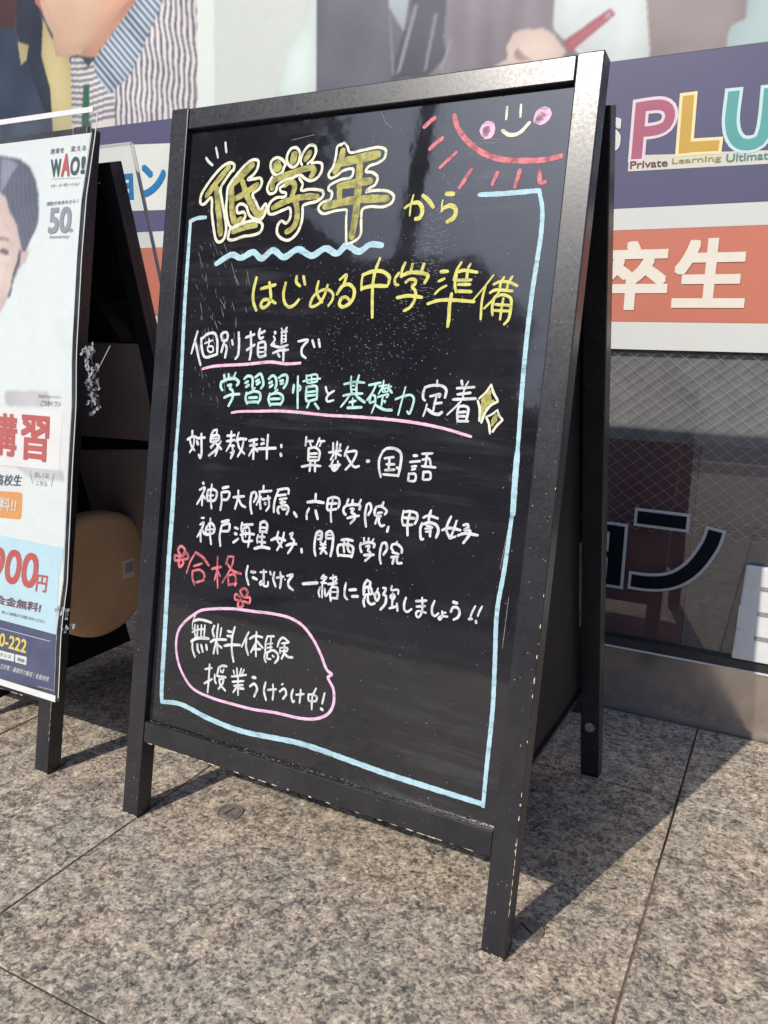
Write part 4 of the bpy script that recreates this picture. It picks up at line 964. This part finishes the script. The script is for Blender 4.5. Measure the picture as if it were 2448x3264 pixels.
def hash_(t): return sum(ord(ch) for ch in t) % 7
def paint(kind, x0, x1, y0, y1, d, base):
    nx, ny = int((x1 - x0) / d) + 1, int((y1 - y0) / d) + 1
    X, Y = np.meshgrid(np.linspace(x0, x1, nx), np.linspace(y0, y1, ny))
    A = np.zeros((ny, nx, 3)); A[:] = base
    nr = np.random.RandomState(3)
    for k, nm, c, _, P in items:
        if k != kind: continue
        m = inpoly(X, Y, P)
        col = np.array([float(v) for v in c.split(',')])
        if nm == 'mauve':
            A[m] = (col + 5 * np.sin(X * 120)[..., None])[m]
        elif nm == 'shirt':
            ph = X * 2 * pi / 0.0155 + 1.3 * np.sin(Y * 38) + 0.8 * np.sin(X * 60 + Y * 90)
            ph2 = Y * 2 * pi / 0.013 + 1.5 * np.sin(X * 45)
            s = np.where(X < -0.715, np.sin(ph2), np.sin(ph))
            cc = np.where((s > 0.45)[..., None], np.array([92, 94, 108.]), col)
            A[m] = cc[m]
        elif nm == 'collar':
            ph = (X * 0.75 - Y * 1.0) * -2 * pi / 0.0125 + 0 * X
            ph = (Y * 0.7 + X * 0.7) * 2 * pi / 0.0125
            cc = np.where((np.sin(ph) > 0.3)[..., None], np.array([84, 90, 110.]), col)
            A[m] = cc[m]
        elif nm == 'skin':
            sh = np.clip((Y - 1.33) / 0.16, 0, 1)[..., None]
            cc = col * (0.90 + 0.12 * sh) + np.array([10, -12, -16.]) * np.clip((X + 0.78) / 0.12, 0, 1)[..., None]
            A[m] = cc[m]
        elif nm in ('haird', 'vest', 'strand'):
            cc = col + 16 * np.sin(X * 900 + 3 * np.sin(Y * 40))[..., None] * (1 if nm != 'vest' else 0.15)
            A[m] = cc[m]
        elif nm in ('hair', 'hair2'):
            cc = col + 14 * np.sin((X * 0.9 + Y * 0.35) * 700 + 4 * np.sin(Y * 30))[..., None]
            A[m] = cc[m]
        else:
            A[m] = col
        if nm not in ('white', 'rbg', 'base', 'leftbg'):
            e = blur(blur(m.astype(float)[..., None], 9), 9)
            lowf = np.sin(X * 31 + 9 * Y + hash_(nm)) * np.sin(Y * 27 - 12 * X + 2 * hash_(nm))
            A[m] = (A * (0.86 + 0.15 * e) + 7 * lowf[..., None])[m]
    if kind in ('PW', 'PS'):
        sk = np.zeros(X.shape)
        for k, nm, c, _, P in items:
            if k == kind and nm in ('skin', 'neck', 'face', 'face2'):
                sk = np.maximum(sk, inpoly(X, Y, P))
            elif k == kind and nm in ('shirt', 'collar', 'eye', 'brow', 'strand', 'white'):
                sk = np.where(inpoly(X, Y, P), 0, sk)
        inner = blur(sk[..., None], 6)[..., 0] > 0.985
        B = blur(blur(A, 7), 5)
        A[inner] = B[inner]
        if kind == 'PW':
            j0 = int(0.014 / d)
            A[:j0] = A[j0]
    A = A + blur(nr.normal(0, 6, A.shape[:2])[..., None], 3)
    return blur(A, 1).clip(0, 255)

# poster sheet: wavy right edge, slightly curled
edge_b = [0.143, 0.146, 0.246, 0.322, 0.494, 0.596, 0.6725, 0.815, 0.904, 1.0025, 1.01]
edge_a = [0.0136, 0.0136, 0.0105, 0.0178, 0.0132, 0.0124, 0.0058, 0.0040, 0.0062, 0.0184, 0.019]
def sheet_shape(X, Y):
    e = np.interp(Y, edge_b, edge_a)
    s = (X + 0.60) / 0.60
    X2 = -0.60 + s * (0.60 + e)
    top = (Y - 0.143) / 0.86
    Y2 = Y + 0.0 * X
    H = 0.0075 + 0.0 * X
    return X2, Y2, H
RGB = paint('PS', -0.60, 0.0, 0.143, 1.0025, 0.002, (230, 232, 228))
sleeve = painted_sheet("poster_sheet", LP, -0.60, 0.0, 0.143, 1.0025, 0.002, srgb2lin(RGB) * 0.93, M['poster'], sign2, sheet_shape)
poster = sleeve
lk = 0
for k, nm, c, extra, P in items:
    if k == 'SL':
        w = float(extra) * 1e-4
        colr = tuple(v * 0.93 for v in lin([float(v) for v in c.split(',')]))
        m_ = plain("print_" + nm, colr, 0.5, spec=0.3, var=0.03, scale=20)
        if w == 0:
            P2 = [(max(-0.60, a), b) for a, b in P]
            if nm in ('sky', 'navy'):
                P2 = [(min(a, float(np.interp(b, edge_b, edge_a))), b) for a, b in P2]
            V, F = P2, [tuple(range(len(P2)))]
        else:
            V, F = ribbon([(max(-0.6, a), b) for a, b in P], w, butt=True, hand=False)
        lk += 1
        acc = Acc(); acc.add2(LP, V, F, 0.0077 + 0.00003 * lk)
        acc.build("printed_" + ("panel" if w == 0 else "line"), m_, poster)
for k, nm, c, extra, P in items:
    if k == 'TL':
        bold = {'A': 0.03, 'W': 0.03, 'O': 0.03, 'ex': 0.03, 'shu': 0.025, 'ko': 0.025, 'yen': 0.02, 'kaikin': 0.025, 'tel': 0.02, '50': 0.03,
                'muryo': 0.02, 'foot': 0.01, 'en': 0.02}.get(nm, 0.006)
        lk += 1
        text_on(LP, extra, P[0], P[1], P[2], 0.0082 + 0.00001 * lk, "printed_text", M['pr_' + c], poster, bold)
# clear sleeve in front with white top and bottom strips
SA0, SA1, SB0, SB1 = -0.634, 0.0335, 0.1335, 1.0335
def sleeve_sheet(name, pl, h, mat, parent, wav=0.0):
    n = 60
    V, F = [], []
    for i in range(n + 1):
        b = SB0 + (SB1 - SB0) * i / n
        for j, a in enumerate((SA0, -0.3, 0.0, 0.012, SA1)):
            aa = a
            if wav and a > 0:
                aa = a + wav * (np.interp(b, edge_b, edge_a) - 0.0125) * (1 if a > 0.02 else 1.0)
            V.append(pl.p(aa, b, h + 0.0006 * sin(b * 40 + a * 30)))
        if i:
            for j in range(4):
                q = (i - 1) * 5 + j
                F.append((q, q + 1, q + 6, q + 5))
    return mesh_obj(name, V, F, mat, parent, True)
sleeve_sheet("clear_sleeve", LP, 0.0165, M['plastic_clear'], sign2, 0.9)
def strip(name, pl, P, w, h, mat, parent, thick=0.0012):
    V, F = ribbon(P, w, butt=True, hand=False)
    n = len(V)
    VV = [pl.p(q[0], q[1], h) for q in V] + [pl.p(q[0], q[1], h - thick) for q in V]
    FF = list(F) + [tuple(i + n for i in f[::-1]) for f in F]
    m = n // 2
    for i in range(m - 1):
        FF.append((2 * i, 2 * i + 2, 2 * i + 2 + n, 2 * i + n))
        FF.append((2 * i + 1, 2 * i + 1 + n, 2 * i + 3 + n, 2 * i + 3))
    return mesh_obj(name, VV, FF, mat, parent)
strip("sleeve_top_strip", LP, [(SA0, SB1 - 0.002), (SA1 - 0.004, SB1 - 0.002)], 0.008, 0.018, M['white_plastic'], sign2)
strip("sleeve_bottom_strip", LP, [(SA0, SB0 + 0.003), (SA1 - 0.006, SB0 + 0.003)], 0.010, 0.018, M['white_plastic'], sign2)
eb = [(SA1 + 0.9 * (float(np.interp(b, edge_b, edge_a)) - 0.0125) - 0.0012, b) for b in np.linspace(SB0 + 0.006, SB1 - 0.006, 30)]
strip("sleeve_edge_weld", LP, eb, 0.0014, 0.0178, M['white_plastic'], sign2, 0.0005)
eb = [(a - 0.010, b) for a, b in eb]
strip("sleeve_fold", LP, eb, 0.0007, 0.0174, M['flower'], sign2, 0.0003)
# rear sleeve
RP = Plane2D((0, RF, 0), (1, 0, 0), (0, -sin(RL), cos(RL)), (0, cos(RL), sin(RL)))
V = [RP.p(a, b, h) for h in (DP + 0.006,) for (a, b) in ((-0.634, 0.14), (0.022, 0.14), (0.022, 1.02), (-0.634, 1.02))]
mesh_obj("rear_sleeve", V, [(0, 1, 2, 3)], M['plastic_clear'], sign2)
strip("rear_sleeve_edge", RP, [(0.022, 0.14), (0.022, 1.018)], 0.007, DP + 0.008, M['white_plastic'], sign2)
strip("rear_sleeve_top", RP, [(-0.63, 1.018), (0.022, 1.018)], 0.005, DP + 0.008, M['white_plastic'], sign2)

# water weight inside the poster sign
def rounded_slab(name, x0, x1, prof, mat, parent, bev=0.02):
    bm = bmesh.new()
    lo = [bm.verts.new((x0, y, z)) for y, z in prof]
    hi = [bm.verts.new((x1, y, z)) for y, z in prof]
    n = len(prof)
    bm.faces.new(lo); bm.faces.new(hi[::-1])
    for i in range(n):
        bm.faces.new((lo[i], hi[i], hi[(i + 1) % n], lo[(i + 1) % n]))
    bmesh.ops.recalc_face_normals(bm, faces=bm.faces)
    ed = [e for e in bm.edges if abs(e.verts[0].co.x - e.verts[1].co.x) < 1e-6]
    bmesh.ops.bevel(bm, geom=ed, offset=bev, segments=4, affect='EDGES', profile=0.5)
    me = bpy.data.meshes.new(name); bm.to_mesh(me); bm.free()
    me.materials.append(mat)
    me.polygons.foreach_set('use_smooth', [True] * len(me.polygons))
    o = bpy.data.objects.new(name, me); COL.objects.link(o)
    if parent: o.parent = parent
    return o
def smoothprof(P):
    return [tuple(q) for q in catmull(P, 0.012, True)[:-1]]
tank = empty("water_weight", (-0.41, -0.42, 0.114))
tag(tank, "orange brown rounded plastic weight with a barcode sticker, hanging inside the poster sign", "weight")
def T(P): return [(y + 0.42, z - 0.114) for y, z in P]
rounded_slab("tank_body", -0.020, 0.032, smoothprof(T([(-0.535, 0.19), (-0.50, 0.142), (-0.44, 0.116), (-0.37, 0.122), (-0.325, 0.155), (-0.309, 0.21), (-0.312, 0.28), (-0.335, 0.333), (-0.38, 0.356), (-0.46, 0.362), (-0.53, 0.345)])), M['tank'], tank, 0.016)
box("barcode_sticker", 0.0322, 0.0332, 0.042, 0.074, 0.105, 0.142, M['label_white'], tank)
acc = Acc()
for k in range(11):
    y = 0.048 + 0.0021 * k; w = rng.choice([0.0005, 0.0009, 0.0013])
    acc.add([(0.0334, y, 0.116), (0.0334, y + w, 0.116), (0.0334, y + w, 0.136), (0.0334, y, 0.136)], [(0, 1, 2, 3)])
acc.build("barcode_bars", M['dark'], tank)
def sprig(x, y, z, n, hgt, label, seed):
    r = random.Random(seed)
    root = empty("artificial_flower", (x, y, z))
    tag(root, label, "flower", "white artificial flowers tucked behind the poster sleeve")
    pet, stem = Acc(), Acc()
    for k in range(n):
        cx, cz = r.gauss(0, 0.004), r.uniform(0, hgt)
        cy = r.gauss(0, 0.006)
        for q in range(r.choice([4, 5, 6])):
            th = r.uniform(0, 2 * pi); L = r.uniform(0.004, 0.009); w = L * 0.6
            d = np.array([cos(th) * 0.8, r.uniform(-.6, .2), sin(th)]); d /= np.linalg.norm(d)
            s = np.cross(d, [0.2, 1, 0.1]); s /= np.linalg.norm(s)
            c = np.array([cx, cy, cz])
            pet.add([c, c + d * L * .35 + s * w * .5, c + d * L * .8 + s * w * .4, c + d * L, c + d * L * .8 - s * w * .4, c + d * L * .35 - s * w * .5], [(0, 1, 2, 3, 4, 5)])
    pet.build("petals", M['flower'], root)['kind'] = 'stuff'
    for k in range(1 if n > 20 else 0):
        a = np.array([0, 0, hgt * 0.5]); b = np.array([r.uniform(-.01, .04), 0.0, hgt * (1 + 0.25 * k) ])
        t = b - a; s = np.cross(t, [0, 1, 0]); s = s / np.linalg.norm(s) * 0.0006
        stem.add([a - s, a + s, b + s, b - s], [(0, 1, 2, 3)])
    if stem.V: stem.build("stem", M['flower'], root)
sprig(-0.209, -0.585, 0.575, 44, 0.105, "spray of small white artificial flowers beside the poster's right edge, the upper one", 5)
sprig(-0.211, -0.668, 0.238, 9, 0.04, "small white artificial flower beside the poster's lower right edge", 8)

# ------------------------------------------------------------------ building front
WALLX0, WALLX1 = -3.4, 2.6
shop = empty("shop_front", (0, 0, 0))
tag(shop, "shop front behind the signs with printed bands, wired glass and a steel base", "shop front")
KP, GT = 0.1299, 0.6897
for x0, x1 in ((-3.4, -1.602), (-1.6, 0.998), (1.0, 2.6)):
    box("kick_plate", x0, x1, 0.0, 0.012, -0.02, KP - 0.001, M['steel'], shop, 0.0008)
box("window_sill", WALLX0, WALLX1, -0.007, 0.05, KP, KP + 0.019, M['alu'], shop, 0.0015)
box("sill_trim", WALLX0, WALLX1, -0.0095, -0.0072, KP - 0.0005, KP + 0.0025, M['white_plastic'], shop)
mesh_obj("glass_pane", [(WALLX0, 0.006, KP + 0.018), (WALLX1, 0.006, KP + 0.018), (WALLX1, 0.006, GT + 0.05), (WALLX0, 0.006, GT + 0.05)], [(0, 1, 2, 3)], M['glass'], shop)
# inside boards behind the glass
box("inner_board", WALLX0, WALLX1, 0.0160, 0.026, 0.5266, GT + 0.03, M['greyboard'], shop)
box("maroon_board", WALLX0, 0.6305, 0.0158, 0.026, KP + 0.0195, 0.5264, M['maroon'], shop)
box("brown_board", 0.6325, WALLX1, 0.0156, 0.026, KP + 0.0195, 0.5262, M['umber'], shop)
for k in range(4):
    box("board_groove", 0.634, WALLX1 - 0.01, 0.0150, 0.0155, 0.366 + 0.0065 * k, 0.369 + 0.0065 * k, M['maroon'], shop)
box("back_wall", WALLX0, WALLX1, 0.30, 0.32, -0.1, 3.2, M['dark'], shop)
# wire mesh inside the glass
acc = Acc()
pitch = 0.0290
zb, zt = 0.36, GT
hgt = zt - zb
x = -0.4
WX0, WX1 = -0.75, 1.6
for sgn in (1, -1):
    s = WX0 - hgt * 1.3
    while s < WX1 + hgt * 1.3:
        a0, b0, a1, b1 = s, zb, s + sgn * hgt * 1.28, zt
        pa, pb = np.array([a0, b0]), np.array([a1, b1])
        def clip(t): return pa + (pb - pa) * t
        t0, t1 = 0.0, 1.0
        dx = a1 - a0
        for lim, lo in ((WX0, True), (WX1, False)):
            t = (lim - a0) / dx
            if (dx > 0) == lo: t0 = max(t0, t)
            else: t1 = min(t1, t)
        if t1 > t0:
            A, B = clip(t0), clip(t1)
            d = (B - A) / np.linalg.norm(B - A)
            nn = np.array([-d[1], d[0]]) * 0.00030
            y = 0.0085 if sgn > 0 else 0.0092
            acc.add([(A[0] - nn[0], y, A[1] - nn[1]), (A[0] + nn[0], y, A[1] + nn[1]), (B[0] + nn[0], y, B[1] + nn[1]), (B[0] - nn[0], y, B[1] - nn[1]),
                     (A[0], y + 0.0007, A[1]), (B[0], y + 0.0007, B[1])], [(0, 1, 2, 3), (1, 4, 5, 2), (4, 0, 3, 5)])
        s += pitch
o = acc.build("wire_mesh", M['wire'], shop); o['kind'] = 'stuff'
# printed bands
ZO0, ZO1, ZNB, ZNT = 0.7378, 0.8938, 0.9301, 1.1679
for name, z0, z1, m_ in (("white_band", GT, ZO0, 'white_panel'), ("orange_band", ZO0, ZO1, 'orange_panel'),
                         ("white_band", ZO1, ZNB, 'white_panel'), ("navy_band", ZNB, ZNT, 'navy_panel')):
    box(name, WALLX0, WALLX1, 0.0, 0.0045, z0 + 0.0002, z1 - 0.0002, M[m_], shop)
WPn = Plane2D((0, 0, 0), (1, 0, 0), (0, 0, 1), (0, -1, 0))
RGB = paint('PW', -1.30, 1.05, ZNT, 1.62, 0.0022, (124, 116, 124))
painted_sheet("printed_photograph", WPn, -1.30, 1.05, ZNT + 0.0003, 1.62, 0.0022, srgb2lin(RGB) * 0.90, M['photo'], shop)
box("upper_panel", WALLX0, -1.3005, 0.0, 0.0045, ZNT, 3.2, M['navy_panel'], shop)
box("upper_panel", 1.0505, WALLX1, 0.0, 0.0045, ZNT, 3.2, M['white_panel'], shop)
box("upper_panel", -1.30, 1.05, 0.0, 0.0045, 1.6205, 3.2, M['white_panel'], shop)
lk = 0
order = {'backing': 0}
for k, nm, c, extra, P in items:
    if k == 'SW':
        w = float(extra) * 1e-4
        cc = tuple(v * 0.8 for v in lin([float(v) for v in c.split(',')]))
        m_ = plain("print_" + nm, cc, 0.45, spec=0.35, var=0.04, scale=12)
        if w == 0:
            acc = Acc(); lk += 1
            acc.add2(WPn, P, [tuple(range(len(P)))], 0.0004)
            acc.build("printed_panel", m_, shop)
for pass_ in (0, 1):
    acc = Acc(); kk = 0
    for k, nm, c, extra, P in items:
        if k == 'SW' and float(extra) > 0:
            w = float(extra) * 1e-4
            cc = {'P': (224, 206, 214), 'L': (236, 222, 170), 'U': (196, 222, 222), 'S': (222, 214, 226)}[nm]
            kk += 1
            P = [np.array(q) for q in P]
            d0 = (P[0] - P[1]) / np.linalg.norm(P[0] - P[1]); d1 = (P[-1] - P[-2]) / np.linalg.norm(P[-1] - P[-2])
            if pass_ == 0:
                ex = 0.005
                Q = [P[0] + d0 * ex] + P[1:-1] + [P[-1] + d1 * ex]
                V, F = ribbon(Q, w + 2 * ex, butt=True, hand=False)
                m_ = plain("outline_" + nm, tuple(v * 0.92 for v in lin(cc)), 0.45, spec=0.3)
                a_ = Acc(); a_.add2(WPn, V, F, 0.0006 + 0.00004 * kk); a_.build("letter_outline", m_, shop)
            else:
                V, F = ribbon(P, w, butt=True, hand=False)
                m_ = plain("letter_" + nm, tuple(v * 0.78 for v in lin([float(v) for v in c.split(',')])), 0.45, spec=0.3, var=0.04, scale=12)
                a_ = Acc(); a_.add2(WPn, V, F, 0.0009 + 0.00004 * kk); a_.build("printed_letter", m_, shop)
for k, nm, c, extra, P in items:
    if k == 'TW' and nm != 'sP':
        b_ = {'sotsu': 0.03, 'sei': 0.03, 'yon': 0.035, 'small_s': 0.03}.get(nm, 0.012)
        lk += 1
        x0_, z0_ = P[0]
        P = [(x0_, z0_), (P[1][0], z0_), (x0_, P[2][1])]
        text_on(WPn, extra, P[0], P[1], P[2], 0.0012 + 0.00002 * lk, "printed_text", M['pr_' + c], shop, b_)
gl_out, gl_in = [], []
for k, nm, c, extra, P in items:
    if k == 'SG':
        w = float(extra) * 1e-4
        P = [np.array(q) for q in P]
        d0 = (P[0] - P[1]) / np.linalg.norm(P[0] - P[1]); d1 = (P[-1] - P[-2]) / np.linalg.norm(P[-1] - P[-2])
        gl_out.append(ribbon(P, w, butt=True, hand=False))
        ex = 0.0055
        gl_in.append(ribbon([P[0] - d0 * ex] + P[1:-1] + [P[-1] - d1 * ex], w - 2 * ex, butt=True, hand=False))
for i, (V, F) in enumerate(gl_out):
    a_ = Acc(); a_.add2(WPn, V, F, -0.0050 + 0.00008 * i); a_.build("window_letter_outline", M['letter_grey'], shop)
for i, (V, F) in enumerate(gl_in):
    a_ = Acc(); a_.add2(WPn, V, F, -0.0038 + 0.00008 * i); a_.build("window_letter", M['letter_black'], shop)

# grime along the foot of the steel base
acc = Acc()
for _ in range(420):
    x = rng.uniform(-0.3, 1.4); r_ = rng.uniform(0.0006, 0.0022); y = -abs(rng.gauss(0, 0.004)) - 0.0005
    acc.add([(x + r_ * cos(q) * rng.uniform(.7, 2.2), y + r_ * 0.6 * sin(q), 0.0011 + 0.0004 * rng.random()) for q in (0, 1.05, 2.1, 3.14, 4.2, 5.2)], [(0, 1, 2, 3, 4, 5)])
o = acc.build("joint_grit", M['joint'], pav); o['kind'] = 'stuff'

# white slotted plastic panel standing on the sill
wp = empty("slotted_panel", (0.84, -0.01, KP + 0.019))
tag(wp, "white plastic panel with grey slots leaning on the window sill at the right edge", "panel")
hexa("panel_body", [(-0.118, -0.006, 0.004), (0.12, -0.006, 0.004), (0.12, 0.006, 0.004), (-0.118, 0.006, 0.004),
                    (-0.112, 0.000, 0.176), (0.12, 0.000, 0.176), (0.12, 0.012, 0.176), (-0.112, 0.012, 0.176)], M['white_plastic'], wp, 0.0035)
for k in range(3):
    z = 0.048 + 0.045 * k
    y = -0.0062 + 0.006 * (z / 0.176) - 0.0008
    box("slot", -0.085, 0.10, y, y + 0.0012, z - 0.0042, z + 0.0042, M['slot_grey'], wp, 0.0003)
box("latch", -0.1155, -0.106, -0.0075, -0.003, 0.062, 0.104, M['white_plastic'], wp, 0.001)

# litter on the paving
for k, (x, y, rz, L) in enumerate([(0.770, -0.150, 0.5, 0.022), (0.735, -0.205, 0.9, 0.020), (0.79, -0.19, 2.0, 0.009)]):
    r = random.Random(k)
    n = 9
    V, F = [], []
    for i in range(n):
        t = i / (n - 1) - 0.5
        w = 0.0035 * (1 - (2 * t) ** 2) * r.uniform(.5, 1.3) + 0.0004
        V += [(t * L, w + 0.004 * sin(t * 6), 0.001 + 0.002 * r.random()), (t * L, -w + 0.004 * sin(t * 6), 0.0008 + 0.001 * r.random())]
        if i: F.append((2 * i - 2, 2 * i - 1, 2 * i + 1, 2 * i))
    o = mesh_obj("leaf_scrap", V, F, M['dryleaf'])
    o.location = (x, y, 0.0008); o.rotation_euler = (0, 0, rz)
    tag(o, ["pale curled leaf scrap closest to the steel base",
            "pale thin leaf scrap on the paving beside the shadow edge", "tiny dry scrap on the paving at the right"][k], "leaf scrap")

# ------------------------------------------------------------------ street behind the camera (seen in the glossy board)
def at(az, dist):
    a = radians(az)
    return 0.3 + sin(a) * dist, -0.65 - cos(a) * dist
def building(az, dist, w, d, hgt, mat, label, floors, cols_):
    x, y = at(az, dist)
    root = empty("office_building", (x, y, -0.13))
    tag(root, label, "building")
    box("wall", -w / 2, w / 2, -d, 0, 0, hgt, mat, root)
    box("parapet", -w / 2 - 0.15, w / 2 + 0.15, -d, 0.15, hgt + 0.001, hgt + 0.5, M['kerb'], root)
    for f in range(floors):
        for c in range(cols_):
            zc = (f + 0.55) * hgt / floors; xc = -w / 2 + (c + 0.5) * w / cols_
            box("window", xc - w / cols_ * 0.33, xc + w / cols_ * 0.33, 0.002, 0.05, zc - hgt / floors * 0.24, zc + hgt / floors * 0.24, M['bglass'], root)
building(-28.3, 24, 3.9, 6, 9.6, M['bldg'], "grey building across the street mirrored in the blackboard", 4, 3)
building(-44, 30, 9, 8, 11.5, M['bldg2'], "brown building across the street at the left of the mirrored view", 4, 4)
building(-19, 44, 26, 10, 5.2, M['bldg'], "long low building far across the street", 2, 9)
building(2, 34, 16, 10, 15, M['bldg2'], "tall brown building across the street to the right", 5, 6)
def tree(az, dist, cz, rad, hgt, label, seed, n=5200):
    r = np.random.RandomState(seed)
    x, y = at(az, dist)
    root = empty("street_tree", (x, y, -0.13))
    tag(root, label, "tree")
    V, F = [], []
    def limb(p0, p1, r0, r1):
        k = len(V); d = np.array(p1) - np.array(p0); a = np.cross(d, [0.3, 1, 0.2]); a /= np.linalg.norm(a); b = np.cross(d, a); b /= np.linalg.norm(b)
        for (p, q) in ((p0, r0), (p1, r1)):
            for i in range(8):
                V.append(np.array(p) + (a * cos(i * pi / 4) + b * sin(i * pi / 4)) * q)
        for i in range(8):
            F.append((k + i, k + (i + 1) % 8, k + 8 + (i + 1) % 8, k + 8 + i))
    limb((0, 0, 0), (0.05, 0, cz * 0.75), hgt * 0.035, hgt * 0.022)
    lobes = []
    for i in range(11):
        c = np.array([r.uniform(-.62, .62) * rad, r.uniform(-.6, .6) * rad, cz + r.uniform(-.45, .6) * rad])
        lobes.append((c, rad * r.uniform(.28, .5)))
        limb((0.05, 0, cz * r.uniform(.45, .75)), c, hgt * 0.014, hgt * 0.004)
    mesh_obj("trunk", V, F, M['bark'], root)
    LV, LF = [], []
    for i in range(n):
        c, q = lobes[r.randint(len(lobes))]
        dd = r.normal(size=3); dd /= np.linalg.norm(dd)
        p0 = c + dd * q * r.uniform(.35, 1.05)
        a = r.normal(size=3); a /= np.linalg.norm(a); b = np.cross(a, r.normal(size=3)); b /= np.linalg.norm(b)
        s = rad * 0.045 * r.uniform(.6, 1.5)
        k = len(LV)
        LV += [p0 - a * s, p0 + b * s * .5, p0 + a * s, p0 - b * s * .5]
        LF.append((k, k + 1, k + 2, k + 3))
    mesh_obj("crown", LV, LF, M['leaf'], root)
tree(-17.5, 13, 3.2, 1.6, 5, "leafy street tree mirrored in the right half of the blackboard", 3)
tree(-45.5, 11, 6.6, 2.5, 8, "tall leafy street tree mirrored at the left of the blackboard", 5)
x, y = at(-29.3, 11)
pol = empty("utility_pole", (x, y, -0.13))
tag(pol, "grey utility pole across the street, mirrored in the top of the blackboard", "pole")
bm = bmesh.new()
bmesh.ops.create_cone(bm, cap_ends=True, segments=16, radius1=0.17, radius2=0.12, depth=10)
me = bpy.data.meshes.new("pole_shaft"); bm.to_mesh(me); bm.free(); me.materials.append(M['pole'])
o = bpy.data.objects.new("pole_shaft", me); COL.objects.link(o); o.parent = pol; o.location = (0, 0, 5); 
pol.rotation_euler = (0, radians(0), 0)
box("crossarm", -0.8, 0.8, -0.06, 0.06, 8.9, 9.0, M['pole'], pol)
